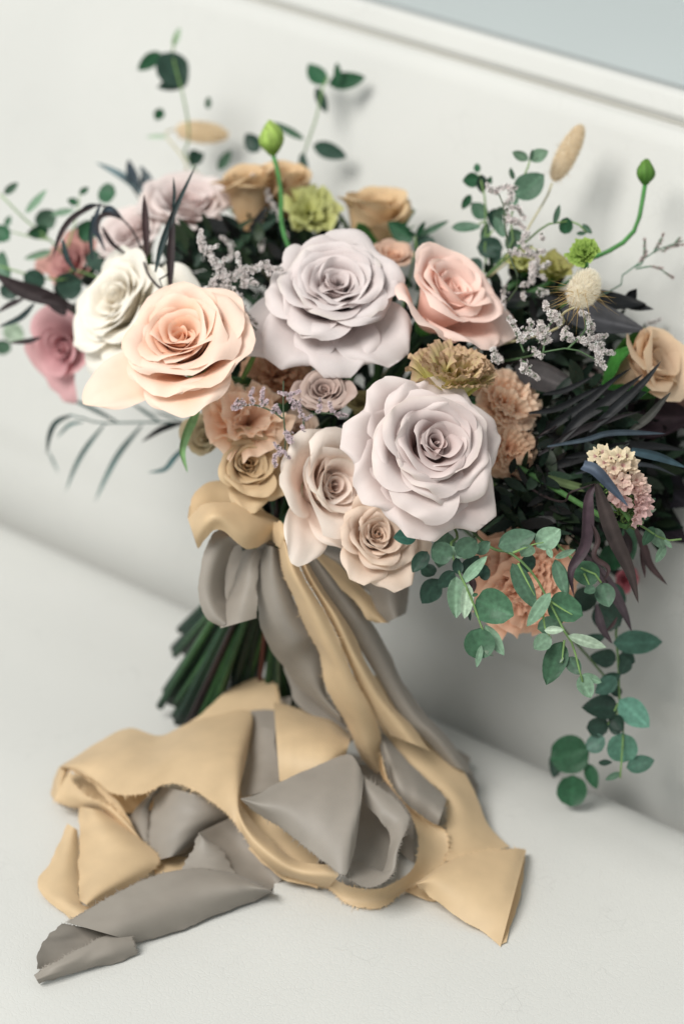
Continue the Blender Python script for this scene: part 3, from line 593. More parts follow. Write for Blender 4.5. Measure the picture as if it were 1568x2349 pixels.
sprig('eucalyptus_sprig','eucalyptus sprig with big rounded leaves trailing left under the large lavender rose','R1',1.325,[[(560,120,1.36),(540,230,1.34),(600,400),(640,480),(680,580),(715,680),(735,720),(725,800)],[(600,280),(625,300),(640,250)]],
 [(350,175,215,182,90,srgb(54,98,86),{'dd':.02}),(525,150,475,355,120,GM,{'dd':.012,'tilt':.4}),(555,290,432,250,125,GM,RR()),(580,285,690,195,118,GM,RR()),(690,275,768,205,72,GM),(605,300,545,232,44,GL),(410,262,325,382,88,GD,{'dd':.02}),
  (450,400,385,345,78,GD,RR(dd=.04)),(475,420,380,560,115,GD,{'dd':.05}),(565,375,470,470,80,GD,{'dd':.03}),(635,420,700,285,110,GD,{'dd':.01}),(700,390,770,370,90,GD,RR(dd=.01)),(608,442,752,288,66,GL,{'tilt':.1}),(590,395,578,295,60,GD),
  (575,405,575,645,108,GL,{'tilt':.15}),(645,445,622,648,60,GP,{'tilt':.6}),(688,540,905,630,200,GB,RR(tilt=0,n=1.0)),(715,700,700,882,172,GB,RR(tilt=.1)),(738,685,850,858,74,GL,{'tilt':.2}),(720,800,692,928,38,GL),(735,830,788,862,20,GP),(650,600,655,660,20,GD),(690,520,675,500,30,GB)],seed=9)
sprig('eucalyptus_sprig','long sharp eucalyptus sprig hanging in front of the low peach carnation','R1',1.32,[[(700,180,1.36),(880,268),(960,330),(1030,410),(1080,500),(1150,630),(1200,730),(1245,800),(1270,900),(1300,1010)],[(900,270),(1010,225),(1075,210)],[(1110,545),(1180,590),(1240,625)],[(1070,600),(1085,700),(1120,760)],[(930,330),(980,430),(1025,515)],[(1195,770),(1180,900)]],
 [(815,235,1030,160,128,GM,{'tilt':.1}),(1035,235,1172,135,128,GL,{'tilt':.2}),(1012,228,948,290,76,GL),(1098,240,1125,300,34,GL),(940,320,1030,340,98,GD,RR(dd=.015)),(895,330,1030,590,102,GM,{'tilt':.35}),(1140,310,1205,512,78,GM),(1140,300,1260,250,36,GL),
  (1115,498,980,692,78,GL,{'tilt':.2}),(1105,548,1300,630,160,GB,RR(tilt=0,n=1.3)),(1040,705,1190,655,98,GM,{'dd':.01}),(1080,715,1192,712,46,GP),(1115,750,1020,822,98,GL),(1215,745,1435,812,58,GP,{'tilt':.5}),
  (790,430,690,706,150,GB,{'z':'G2','tilt':.1,'n':.3}),(830,528,905,640,92,GM,{'z':'G2'}),(903,648,975,790,100,GL,{'z':'G2'}),(918,640,1042,690,58,GL,{'z':'G2'}),(800,530,775,565,14,GP,{'z':'G2'})],seed=10)
sprig('eucalyptus_sprig','short eucalyptus sprig with heart-shaped leaves below the black drooping leaves','Z8',1.335,[[(860,950,1.37),(900,1000),(1030,1060),(1040,1100)],[(930,1040),(980,1150)]],
 [(1030,1065,855,1010,150,GB,RR(tilt=.1,n=.4)),(1040,1100,1090,1255,130,GM),(1000,1130,930,1160,60,GM),(745,950,830,1180,86,GM,{'tilt':.2})],seed=11)
sprig('eucalyptus_sprig','eucalyptus tip pointing right beneath the peach and cream statice','Z8',1.35,[[(1180,650,1.40),(1290,735),(1380,790),(1440,830),(1550,822)]],
 [(1200,725,1240,955,95,GB,{'tilt':.1}),(1372,742,1305,862,66,GB),(1375,750,1435,885,88,GL),(1450,865,1385,972,52,GL),(1440,825,1490,880,30,GL),(1350,590,1385,560,24,GM),(1345,650,1390,630,20,GP),(1330,600,1280,720,50,GM)],seed=12)
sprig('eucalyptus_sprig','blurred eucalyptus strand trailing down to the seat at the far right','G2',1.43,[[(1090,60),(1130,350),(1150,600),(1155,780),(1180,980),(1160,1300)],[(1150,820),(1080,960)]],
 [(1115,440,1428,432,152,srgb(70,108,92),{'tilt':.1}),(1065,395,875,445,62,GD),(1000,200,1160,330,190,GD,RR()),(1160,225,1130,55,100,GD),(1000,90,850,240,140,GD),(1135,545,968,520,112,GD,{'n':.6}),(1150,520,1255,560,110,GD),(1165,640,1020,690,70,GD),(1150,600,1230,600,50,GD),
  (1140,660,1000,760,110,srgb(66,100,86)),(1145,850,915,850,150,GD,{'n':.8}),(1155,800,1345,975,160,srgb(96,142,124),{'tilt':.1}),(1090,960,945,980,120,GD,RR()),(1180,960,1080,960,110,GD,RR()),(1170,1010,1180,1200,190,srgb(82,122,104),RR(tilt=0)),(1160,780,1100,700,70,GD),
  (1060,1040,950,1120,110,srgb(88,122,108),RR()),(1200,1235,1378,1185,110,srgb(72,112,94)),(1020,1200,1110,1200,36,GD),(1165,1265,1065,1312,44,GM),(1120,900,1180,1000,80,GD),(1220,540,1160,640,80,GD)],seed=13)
sprig('eucalyptus_sprig','eucalyptus end with two large smooth green leaves hovering over the seat at right','G2',1.475,[[(1100,700,1.45),(1000,950),(950,1100),(920,1210)]],
 [(965,1120,715,1180,240,GT,RR(tilt=0,cup=.05)),(860,1280,848,1482,190,GT,{'tilt':0,'s':'round'}),(770,1120,735,1300,90,GD,{'dd':.01}),(945,1205,1012,1368,84,GT)],seed=14)
# filler: dim leaves between the flowers
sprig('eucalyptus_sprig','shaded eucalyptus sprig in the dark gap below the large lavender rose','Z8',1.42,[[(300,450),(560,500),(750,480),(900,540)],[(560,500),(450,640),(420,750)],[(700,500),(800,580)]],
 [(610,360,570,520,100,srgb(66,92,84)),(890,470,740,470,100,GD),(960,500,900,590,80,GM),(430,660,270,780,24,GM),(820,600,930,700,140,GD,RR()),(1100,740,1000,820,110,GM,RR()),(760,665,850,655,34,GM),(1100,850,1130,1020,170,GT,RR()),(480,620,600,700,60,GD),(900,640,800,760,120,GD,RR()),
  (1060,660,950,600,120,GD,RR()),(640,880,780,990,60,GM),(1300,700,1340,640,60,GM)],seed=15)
# ------------------------------------------------------------------ black and bronze narrow leaves
DK=srgb(42,33,34); DS=srgb(48,58,66); DG=srgb(36,50,50); DB=srgb(56,42,42); BK=srgb(21,22,24); DT=srgb(70,100,98)
def darksprig(name,label,z,d,stems,blades,cat='dark foliage sprig',group='dark narrow-leaved sprigs',seed=1,root=True,sr=.0009,scol=DK,broad=()):
    s0=stems[0]; rp=P(*zm(z,s0[0][0],s0[0][1]),d); e=empty(name,rp,label,cat,group)
    for k,s in enumerate(stems):
        pts=[P(*zm(z,a,b),(r[0] if r else d)) for a,b,*r in s]
        link('stem' if k==0 else 'twig',tube(((lower_stem(pts[0])[::-1])[:-1] if (k==0 and root) else [])+pts,.0017 if (k==0 and root) else sr,sr*.6,scol,n=60 if k==0 else 24),M_STEM,e)
    for i,b in enumerate(blades):
        pts,w_,col=b[:3]; op=b[3] if len(b)>3 else {}; dd=d+op.get('dd',0)
        wp=[P(*zm(op.get('z',z),a,c),dd+(r[0] if r else 0)) for a,c,*r in pts]
        G,C=blade_grid(wp,w_*ZM[op.get('z',z)][2]/FPX*dd,col,seed*40+i,start=op.get('st',.3),peak=op.get('pk',.4),curl=op.get('curl',0),fold=op.get('fold',.2))
        link('leaf',grid_mesh('leaf',G,C),M_DARK,e)
    for i,b in enumerate(broad):
        bx,by,tx,ty,w_,col=b[:6]; op=b[6] if len(b)>6 else {}; dd=d+op.get('dd',0); zz=op.get('z',z)
        G,n2=leaf_grid(P(*zm(zz,bx,by),dd),P(*zm(zz,tx,ty),dd-.01),w_*ZM[zz][2]/FPX*dd,'drop',op.get('tilt',.3),cup=op.get('cup',.12),bend=.05,seed=seed*7+i,n=16,m=11)
        C=leaf_cols(G,col,.1,seed+i,rib=1.9); link('leaf',grid_mesh('leaf',G,C),M_DARK,e)
    return e
darksprig('dark_leaf_sprig','arching black willow-like sprig curling over the ivory white rose','Z3',1.475,[[(1050,815,1.43),(900,540),(860,440),(780,350),(700,270),(620,260)]],
 [([(620,260),(480,330),(390,440),(335,600)],40,DK),([(640,250),(600,400),(640,480),(672,560)],34,DS),([(590,330),(580,480),(590,620)],32,DG),([(650,310),(700,285),(790,360)],50,DS),([(650,400),(720,510),(815,580)],30,DK),([(400,480),(430,600),(490,690)],38,DG),([(640,260),(560,270),(480,330)],30,DS),([(780,350),(700,320),(640,340),(620,420),(670,540)],34,DK)],seed=1)
darksprig('dark_leaf_sprig','three upright black blades between the ivory white and peach roses','Z3',1.43,[[(1060,810),(1075,700)]],
 [([(935,595),(928,400),(918,190)],50,DB,{'pk':.5,'dd':.02}),([(1085,810),(1088,600),(1098,400),(1112,250)],52,DK,{'pk':.4}),([(1100,300),(1110,200),(1105,80)],22,DG),([(990,690),(1030,520),(1100,330),(1180,150),(1252,0)],40,DG,{'pk':.3})],seed=2)
darksprig('dark_leaf_sprig','dark brown pointed leaves poking out of the frame at the left','Z3',1.50,[[(460,920),(300,850),(150,780)]],
 [([(460,910),(300,850),(120,790),(-30,700)],110,DK,{'pk':.5}),([(150,860),(60,900),(-20,950)],38,DK),([(220,890),(130,980),(-10,1040)],40,DG),([(260,1105),(180,1130),(60,1140)],36,DK),([(420,960),(350,880),(250,860)],90,DK)],seed=3)
darksprig('dark_leaf_sprig','blurred slate grey leaf sprig behind the upper left lavender rose','A',1.60,[[(660,930),(630,860),(560,810)]],
 [([(660,900),(570,815),(440,745)],36,srgb(90,108,112)),([(630,860),(600,780),(590,730)],50,DS),([(640,880),(660,800),(650,760)],30,DS),([(620,870),(680,830),(640,760)],40,srgb(90,100,104))],seed=4)
darksprig('dark_leaf_sprig','delicate grey-green willow sprig hanging out at the lower left against the sofa','Z6',1.56,[[(1400,400,1.50),(1300,385),(1130,380),(850,385),(700,385),(600,350),(500,330)]],
 [([(520,328),(410,380),(360,470),(335,612)],42,srgb(40,56,54)),([(850,385),(650,280),(425,180)],30,DT,{'dd':.03}),([(750,395),(620,560),(540,700),(470,880)],34,DT,{'dd':.03}),([(1020,400),(860,600),(760,780),(680,955)],40,DT,{'dd':.04}),([(1150,380),(1030,300),(935,240)],26,DT,{'dd':.03}),
  ([(1320,380),(1160,430),(1015,522)],46,BK,{'dd':-.02}),([(1340,540),(1250,640),(1180,720),(1060,742)],40,srgb(50,86,88),{'dd':-.01}),([(600,378),(500,400),(405,495)],26,DT,{'dd':.03}),([(1300,365),(1090,300)],18,DT,{'dd':.03}),([(350,590),(420,745)],16,DT,{'dd':.06})],scol=DT,seed=5)
darksprig('green_leaf','single narrow pale green leaf hanging below the peach rose','Z6',1.42,[[(1470,210),(1430,250)]],
 [([(1430,240),(1385,350),(1330,480),(1305,600),(1345,745)],66,srgb(120,160,110),{'pk':.3,'fold':.35})],cat='leaf',group=None,seed=6,root=True,scol=srgb(80,120,60))
darksprig('green_leaf','narrow green leaf rising between the peach rose and the carnation','Y6',1.42,[[(520,420),(560,370)]],
 [([(540,400),(600,290),(650,180),(690,60)],40,srgb(90,120,60),{'pk':.3}),([(640,470),(480,480),(300,560)],110,srgb(85,120,60),{'pk':.5})],cat='leaf',group=None,seed=7,root=True,scol=srgb(60,90,50))
darksprig('dark_leaf_sprig','long black drooping leaves at the right, falling past the cream statice','Z8',1.325,[[(700,560,1.38),(850,520),(1000,470)]],
 [([(1005,480),(960,560),(935,850),(850,1020),(865,1185)],84,srgb(62,48,54),{'pk':.35,'curl':.6}),([(1010,470),(1060,620),(1130,820),(1220,1020),(1277,1232)],104,srgb(48,40,38),{'pk':.35,'dd':-.003}),([(925,352,.004),(1005,388),(1105,495),(1212,614)],76,srgb(60,69,82),{'pk':.2,'st':.85,'dd':-.02}),
  ([(980,725),(1020,830),(1000,930),(1085,1010),(1040,1115)],42,DB,{'curl':1.0})],seed=8)
darksprig('dark_leaf_sprig','bronze narrow leaves hanging behind the eucalyptus at the lower right','Z8',1.40,[[(900,850),(1000,980),(1080,1100)]],
 [([(1250,740),(1310,880),(1350,990),(1460,1115)],56,DB),([(1290,870),(1318,1070)],32,DB),([(920,910),(1060,1080),(1170,1260),(1235,1415)],80,srgb(64,54,58)),([(1010,1240),(1040,1380),(1110,1490)],56,srgb(64,54,58)),([(1140,1320),(1110,1370),(1060,1420)],24,DB),([(700,740),(850,770),(1000,775)],60,BK),([(215,1060),(225,1120),(210,1180)],50,DB,{'dd':-.05}),([(1180,760),(1215,860),(1200,960)],60,DK)],seed=9)
darksprig('dark_leaf_sprig','sharp black blades fanning to the upper right in front of the cream rosebud','Z7',1.385,[[(-300,1900,1.42),(-100,1750),(100,1640)]],
 [([(-100,1760),(150,1570),(400,1400),(700,1150),(905,1012)],95,BK,{'pk':.3}),([(100,1850),(350,1560),(600,1400),(900,1180),(1028,1080)],125,BK,{'pk':.4}),([(450,1700),(700,1480),(900,1300),(1080,1120),(1220,940)],105,srgb(26,28,30),{'pk':.4}),([(-200,1500),(100,1450),(400,1300),(640,1180)],70,BK),([(-100,1950),(300,1700),(700,1560),(1000,1480)],80,srgb(34,30,32)),([(300,2150),(700,2050),(1100,2060),(1400,2180)],60,srgb(40,44,48)),([(200,1980),(600,1930),(900,1990)],50,BK),([(-50,1300),(200,1250),(500,1100)],60,BK),([(860,1720),(1080,1550),(1230,1380),(1328,1272)],95,srgb(44,44,40),{'pk':.4}),
  ([(0,1860),(400,1790),(700,1715),(1270,1720)],64,DS,{'dd':-.012,'pk':.6}),([(900,1900),(1200,1970),(1500,2090)],100,srgb(48,66,74),{'dd':-.015,'pk':.3,'st':.7}),([(300,2000),(700,1880),(1100,1850),(1500,1900)],110,BK,{'dd':.01}),([(0,2100),(400,1960),(800,1960)],120,BK,{'dd':.01}),
  ([(0,2200),(300,2290),(560,2340)],90,srgb(74,88,56),{'dd':.0,'pk':.5,'st':.8})],seed=10)
darksprig('dark_leaf_sprig','broad glossy black leaves behind the fluffy bunny tail','Z7',1.43,[[(-200,900),(100,500),(500,300)]],[],cat='dark foliage sprig',seed=11,
 broad=[(150,380,1060,610,330,srgb(52,52,55),{'tilt':.5}),(250,260,1060,330,240,BK,{'dd':.012,'tilt':.7}),(820,330,1140,385,100,BK,{'dd':.01,'tilt':.4}),(850,330,960,165,140,BK,{'dd':.014}),(-350,1000,420,1290,330,srgb(58,54,54),{'dd':-.01,'tilt':.3}),(0,700,300,420,260,BK,{'dd':.01}),(-200,800,100,450,300,BK,{'dd':.02}),(-700,300,300,300,220,BK,{'dd':.03}),(-600,700,100,650,260,BK,{'dd':.03})])
darksprig('dark_leaf_sprig','broad wine-dark smoke bush leaves filling the right edge','Z7',1.45,[[(400,1700),(900,1650),(1300,1900)]],[],seed=12,scol=srgb(90,50,44),
 broad=[(700,1500,1620,1560,520,srgb(56,42,48),{'tilt':.4}),(600,1700,1500,2100,520,srgb(44,34,40),{'dd':.01,'tilt':-.3}),(900,2100,1560,2500,520,srgb(42,38,44),{'dd':.015}),(900,2400,1500,2900,420,srgb(44,36,42),{'dd':.02}),(1250,1000,1560,1500,260,srgb(110,80,70),{'dd':.02}),(1000,1300,1400,1700,300,srgb(60,44,44),{'dd':.02}),
  (200,1950,1000,2050,420,BK,{'dd':.02}),(0,2200,700,2400,420,BK,{'dd':.025}),(700,2300,1100,2800,300,BK,{'dd':.03})])
# ------------------------------------------------------------------ tiny filler sprays
def octa(c,r,ax,l=1.0):
    ax=np.array(ax); ax=ax/ (np.linalg.norm(ax)+1e-9); s=np.cross(ax,[.31,.5,.81]); s/=np.linalg.norm(s); t=np.cross(s,ax)
    V=[c+s*r,c+t*r,c-s*r,c-t*r,c+ax*r*l,c-ax*r*l]; return V,[(0,1,4),(1,2,4),(2,3,4),(3,0,4),(1,0,5),(2,1,5),(3,2,5),(0,3,5)]
def floret(c,ax,r,col,rnd):
    ax=np.array(ax)/np.linalg.norm(ax); s=np.cross(ax,[.31,.5,.81]); s/=np.linalg.norm(s); t=np.cross(s,ax); V=[c-ax*r*1.1];F=[];C=[np.array(col)*.55]
    k=5;a0=rnd.uniform(0,6)
    for i in range(k):
        a=a0+i*2*PI/k; d=s*math.cos(a)+t*math.sin(a); e=-s*math.sin(a)+t*math.cos(a); o=len(V); j=rnd.uniform(.8,1.2)
        V+= [c+d*r*.25+e*r*.12, c+d*r*.9*j+e*r*.4+ax*r*.35, c+d*r*1.1*j+ax*r*.2, c+d*r*.9*j-e*r*.4+ax*r*.35, c+d*r*.25-e*r*.12]
        C+= [np.array(col)*.85]*1+[col]*3+[np.array(col)*.85]; F+=[(o,o+1,o+2),(o,o+2,o+3),(o,o+3,o+4),(0,o,o+4)]
    return V,F,C
def prism(a,b,r,col):
    ax=b-a; L=np.linalg.norm(ax)+1e-9; ax=ax/L; s=np.cross(ax,[.3,.5,.8]); s/=np.linalg.norm(s)+1e-9; t=np.cross(s,ax)
    V=[p+(s*math.cos(k)+t*math.sin(k))*r for p in(a,b) for k in(0,2.09,4.19)]; return V,[(0,1,4),(0,4,3),(1,2,5),(1,5,4),(2,0,3),(2,3,5)],col
PKW=srgb(255,246,244); 
def spray(name,label,z,d,stems,twigs,fr=3.6,dens=1.0,seed=1,col=PKW,scol=srgb(70,84,62),group='tiny pink filler sprays',spread=9):
    """twigs: polylines with florets scattered round them (picture units, U)"""
    rnd=random.Random(seed); s0=stems[0]; e=empty(name,P(*zm(z,*s0[0][:2]),d),label,'filler flower spray',group)
    for k,s in enumerate(stems):
        pts=[P(*zm(z,a,b),(r[0] if r else d)) for a,b,*r in s]
        link('stem' if k==0 else 'twig',tube(((lower_stem(pts[0])[::-1])[:-1] if k==0 else [])+pts,.0013 if k==0 else .0006,.0004,scol,n=60 if k==0 else 20,k=6),M_STEM,e)
    tw=[];fl=[]
    for t in twigs:
        op=t[-1] if isinstance(t[-1],dict) else {}; pp=[x for x in t if not isinstance(x,dict)]; dd=d+op.get('dd',0)
        W=smooth_path([P(*zm(z,*q),dd) for q in pp],max(4,3*len(pp)+2)); kk=op.get('k',1)
        for i in range(len(W)-1): tw.append(prism(W[i],W[i+1],.00038,scol))
        Lp=sum(np.hypot(*(np.array(zm(z,*pp[i+1]))-np.array(zm(z,*pp[i])))) for i in range(len(pp)-1))
        for q in range(int(Lp*1.35*dens*kk)+2):
            f=rnd.random(); c=W[min(len(W)-1,int(f*len(W)))]*1.0; nx=W[min(len(W)-1,int(f*len(W))+1)]; c=c+(nx-c)*rnd.random()
            a=np.array([rnd.gauss(0,1) for _ in range(3)]); a/=np.linalg.norm(a); a-=CF*.4; sp=spread*(1-.6*f)*abs(rnd.gauss(0,.6))+1.5
            p=c+a*sp/FPX*dd; tw.append(prism(c,p,.00025,scol)); r=fr*1.15/FPX*dd*rnd.uniform(.6,1.25)
            cc=np.array(op.get('c',col))*rnd.uniform(.75,1.08); cl=np.array(scol)*rnd.uniform(.9,1.6)
            fl.append(floret(p,a,r,np.clip(cc,0,1),rnd)); V,F=octa(p-a/np.linalg.norm(a)*r*.9,r*.42,a,1.7); tw.append((V,F,cl))
    link('twig',merge(tw,'twig'),M_STEM,e)['kind']='stuff'
    link('blossom',merge(fl,'blossom'),M_TINY,e)['kind']='stuff'
    return e
spray('limonium_spray','dense pale pink limonium spray between the peach and central lavender roses','Z4',1.405,[[(420,1150),(380,1000),(270,880),(210,760),(145,600)]],
 [[(150,720),(140,650),(150,600)],[(180,740),(140,700)],[(330,900),(240,800),(190,720),(150,640)],[(260,860),(220,780),(200,720),(250,700)],[(330,930),(260,880),(230,930),(150,990)],[(330,930),(280,840),(300,780)],[(340,900),(400,850),(470,840),(540,830),(660,845)],[(420,900),(390,800),(380,750)],[(480,860),(560,800),(580,880)],[(340,960),(240,960),(110,1010)],
  [(400,950),(450,920),(500,940)],[(360,980),(400,1060),(440,1130),(500,1190)],[(380,1040),(420,1100),(450,1200)],[(400,1150),(430,1230)],[(360,900),(420,880),(430,950)],
  [(330,800),(340,700),(280,640),{'dd':.06,'k':.7}],[(560,330),(600,420),(640,500),(690,640),{'dd':.12,'k':.7}],[(480,240),(560,340),{'dd':.13,'k':.8}],[(520,620),(540,720),{'dd':.1,'k':.7}]],seed=1,fr=3.4,dens=1.25)
spray('limonium_spray','fine pink limonium twigs lying over the mauve spray rose','Y6',1.365,[[(900,900,1.38),(870,760),(855,600),(855,380)],[(850,650),(780,600),(640,550),(500,575)],[(1000,720),(1010,650),(1110,610),(1250,620)],[(880,900),(820,850)]],
 [[(580,545),(540,520),(500,560)],[(640,550),(620,490),(635,440)],[(680,560),(700,540),(710,430)],[(720,560),(740,520)],[(780,600),(800,560),(830,610)],[(855,470),(820,460)],[(855,470),(900,480),(970,450)],[(880,500),(920,520),(930,580)],[(1000,640),(970,590),(965,530)],[(1010,660),(1040,640),(1060,620)],[(1110,610),(1115,510)],[(1200,600),(1190,540)],[(1230,615),(1300,625)],
  [(900,830),(870,740)],[(920,820),(890,750)],[(840,870),(790,830)],[(840,880),(790,930),(800,985)],[(840,870),(900,930)],[(560,560),(490,580)],[(1000,740),(990,700)]],seed=2,fr=3.0,dens=1.2,spread=6,col=srgb(244,226,232))
spray('limonium_spray','tall limonium spray standing in front of the upright eucalyptus at right','E',1.42,[[(580,760),(560,500),(535,300),(530,200),(440,130)]],
 [[(470,160),(440,115)],[(500,170),(480,150),(550,130),(600,135)],[(540,230),(580,190),(560,130)],[(550,260),(610,250),(650,310)],[(545,330),(600,320),(650,370)],[(540,290),(600,340)],[(560,500),(620,520),(600,490)],[(640,520),(700,520),(760,500)],[(660,400),(640,450),(720,540),(690,600)],[(750,400),(755,430)],[(680,560),(740,590),(790,570)],[(700,600),(690,680),(640,690)],[(700,620),(760,650)],[(640,730),(650,770)],[(740,740),(780,735)],[(540,720),(530,830)],[(560,820),(620,830),(720,860),{'dd':.04}],[(680,390),(650,400)]],seed=3,fr=3.6,dens=1.1)
spray('limonium_spray','white tipped limonium spray beneath the fluffy bunny tail at right','E',1.365,[[(600,1120,1.42),(760,1080),(930,1060),(1110,1150)],[(760,1080),(780,950),(850,870)],[(650,1080),(600,960),(560,890)],[(900,1060),(1000,950),(990,850)]],
 [[(830,900),(790,850),(770,800)],[(850,920),(850,870),(820,850)],[(640,1010),(600,940),(560,880)],[(640,1000),(690,930),(680,900)],[(660,980),(740,960),(740,900)],[(720,1010),(780,960),(750,920)],[(760,1020),(800,1010)],[(870,980),(890,940)],[(1020,960),(1030,900),(980,855)],[(1030,950),(1045,920)],[(980,1010),(1050,1000),(1120,985)],[(1000,1020),(1050,1050),(1100,1030)],[(960,1000),(1000,1020)],[(1060,1060),(1110,1080),(1160,1085)],[(1080,1080),(1070,1120),(1110,1165)],[(1050,1040),(1090,1110)],[(700,1060),(750,1110)],[(650,1130),(640,1190),(660,1160)],[(670,1180),(730,1230)],[(900,1010),(930,1000)],[(480,1100),(500,1140)],[(470,1060),(520,1130),{'dd':.03}],[(920,980),(870,1000)]],seed=4,fr=3.8,dens=1.2,scol=srgb(78,104,70))
spray('limonium_spray','thin sparse limonium twig reaching past the right edge','E',1.44,[[(1120,740),(1200,650),(1280,590),(1400,500),(1560,440)],[(1280,590),(1330,560),(1340,430)],[(1390,510),(1450,400)],[(1290,600),(1400,590),(1500,650)],[(1500,470),(1540,420)]],
 [[(1345,520),(1340,430)],[(1320,560),(1345,520)],[(1400,500),(1450,400)],[(1440,500),(1500,470),(1560,460)],[(1530,450),(1545,420)],[(1380,590),(1440,600)],[(1450,620),(1500,650)]],seed=5,fr=2.6,dens=.7,scol=srgb(96,124,104),col=srgb(205,185,182),spread=4)
spray('limonium_spray','small blurred limonium tip behind the cream rosebud','E',1.47,[[(1180,1010),(1300,960),(1400,900)]],[[(1330,930),(1380,910),(1430,890)],[(1350,960),(1400,940)]],seed=6,fr=3,dens=.6)
# statice: ruffled florets, each a part
def statice():
    rnd=random.Random(5); e=empty('statice_sprig',P(*zm('Z8',1150,700),1.33),'cream and pink statice cluster between the dark drooping leaves at right','statice')
    link('stem',tube((lower_stem(P(*zm('Z8',1150,730),1.34))[::-1])[:-1]+[P(*zm('Z8',1150,730),1.335),P(*zm('Z8',1130,560),1.335),P(*zm('Z8',1080,350),1.335)],.0018,.0016,STEMC[0],n=60,col2=srgb(80,120,60),pw=4),M_STEM,e)
    pos=[(1000,290),(1050,265),(1100,300),(1060,330),(1150,290),(1200,290),(1230,330),(1060,385),(1120,370),(1180,350),(1130,430),(1160,400),(1110,450),(1180,450),(1150,510),(1190,500),(1240,420),(1270,450),(1260,500),(1300,480),(1230,370),(1280,540),(1310,530),(1300,590),(1270,600),(1325,640),(1280,650),(1255,700),(1150,570),(1190,590),(1130,550),(1320,580),(1090,420),(1215,345)]
    for x,y in pos:
        f=min(1,max(0,(y-280)/300)); c=np.array(srgb(228,214,184))*(1-f)+np.array(srgb(226,190,186))*f; R=42*.36/FPX*1.33
        ax=((x-1160)/260+rnd.gauss(0,.15),(500-y)/400+rnd.gauss(0,.15),.8); B=basis(ax,rnd.uniform(0,6)); base=P(*zm('Z8',x,y),1.318+rnd.uniform(0,.008)+abs(x-1160)/260*.010)
        n,m=8,41; G=np.zeros((n,m,3)); C=np.zeros((n,m,3)); ph=rnd.uniform(0,6)
        for i in range(n):
            v=i/(n-1)
            for j in range(m):
                a=2*PI*j/(m-1); r=R*(.1+1.05*v**1.3)*(1+.10*v*math.sin(5*a+ph)+.05*v*v*math.sin(16*a)); zz=R*(.9*v**.7)-R*.5+R*.28*v*v*math.sin(5*a+ph+1)+R*.15*v*v*math.sin(10*a)
                G[i,j]=base+B@np.array([r*math.cos(a),r*math.sin(a),zz]); C[i,j]=c*(.75+.25*v) if v>.3 else np.array(srgb(196,158,152))
        link('floret',grid_mesh('floret',G,C),M_PET,e)
    parts=[]
    for k in range(420):
        f=rnd.random(); x=1110+f*110+rnd.gauss(0,38); y=420+f*280+rnd.gauss(0,30); c=P(*zm('Z8',x,y),1.336+rnd.uniform(-.004,.012)); a=np.array([rnd.gauss(0,1) for _ in range(3)])-CF*.5; a/=np.linalg.norm(a)
        parts.append(prism(c,c+a*.0035,.00055,np.array(srgb(96,122,64))*rnd.uniform(.5,1.5)))
    link('calyx',merge(parts),M_LEAF,e)['kind']='stuff'
statice()
# bunny tails
def bunny(label,x,y,d,rx,ry,axis,stem,z,seed,awn=60,awl=2.2,col=srgb(250,243,229)):
    rnd=random.Random(seed); B=basis(axis); k=1/FPX*d; base=P(x,y,d); e=empty('bunny_tail',base-B[:,2]*ry*k,label,'bunny tail grass','bunny tail grasses')
    G=np.array([[base+B@np.array([rx*k*.8*math.sin(a)*math.cos(f)*(1-.12*math.cos(a)),rx*k*.8*math.sin(a)*math.sin(f)*(1-.12*math.cos(a)),ry*k*.9*math.cos(a)]) for f in np.linspace(0,2*PI,17)] for a in np.linspace(0.01,PI-.01,13)])
    link('seed_head',grid_mesh('seed_head',G,np.tile(np.array(col)*.98,(13,17,1))),M_FUZZ,e)
    V=[];F=[];C=[]
    def hair(p,dr,L,w,c):
        s=np.cross(dr,[rnd.gauss(0,1) for _ in range(3)]); s/=np.linalg.norm(s)+1e-9; o=len(V); V.extend([p-s*w,p+s*w,p+dr*L+np.array([0,0,-.08*L])]); F.append((o,o+1,o+2)); C.extend([c,c,c])
    for i in range(6500):
        a=math.acos(rnd.uniform(-1,1)); f=rnd.uniform(0,2*PI); n=np.array([math.sin(a)*math.cos(f),math.sin(a)*math.sin(f),math.cos(a)]); p=base+B@(n*np.array([rx*.8,rx*.8,ry*.9])*k)
        dr=B@(n*.8+np.array([0,0,.9])+np.array([rnd.gauss(0,.3) for _ in range(3)])); dr/=np.linalg.norm(dr); hair(p,dr,rx*k*rnd.uniform(.2,.42),.00013,np.array(col)*rnd.uniform(.8,1.12))
    link('fluff',raw_mesh('fluff',V,F,np.clip(C,0,1)),M_FUZZ,e)['kind']='stuff'
    V=[];F=[];C=[]
    for i in range(awn):
        a=math.acos(rnd.uniform(-1,.4)); f=rnd.uniform(0,2*PI); n=np.array([math.sin(a)*math.cos(f),math.sin(a)*math.sin(f),math.cos(a)]); p=base+B@(n*np.array([rx*.8,rx*.8,ry*.9])*k)
        dr=B@(n+np.array([rnd.gauss(0,.35) for _ in range(3)])); dr/=np.linalg.norm(dr); hair(p,dr,rx*k*rnd.uniform(.6,1)*awl,.00016,np.array(srgb(190,160,105)))
    if awn: link('awn',raw_mesh('awn',V,F,C),M_FUZZ,e)['kind']='stuff'
    pts=[np.array(e.location)]+[P(*zm(z,a,b),dd) for a,b,dd in stem]
    link('stem',tube((pts+lower_stem(pts[-1])[1:])[::-1],.0012,.0006,STEMC[0],n=60,k=6,col2=srgb(200,190,150),pw=2.5),M_STEM,e)
bunny('fluffy cream bunny tail with fine golden awns in front of the black leaves',1337,664,1.335,38,47,(.42,.82,.3),[(870,860,1.36),(800,960,1.40)],'E',1,awn=90,awl=2.0)
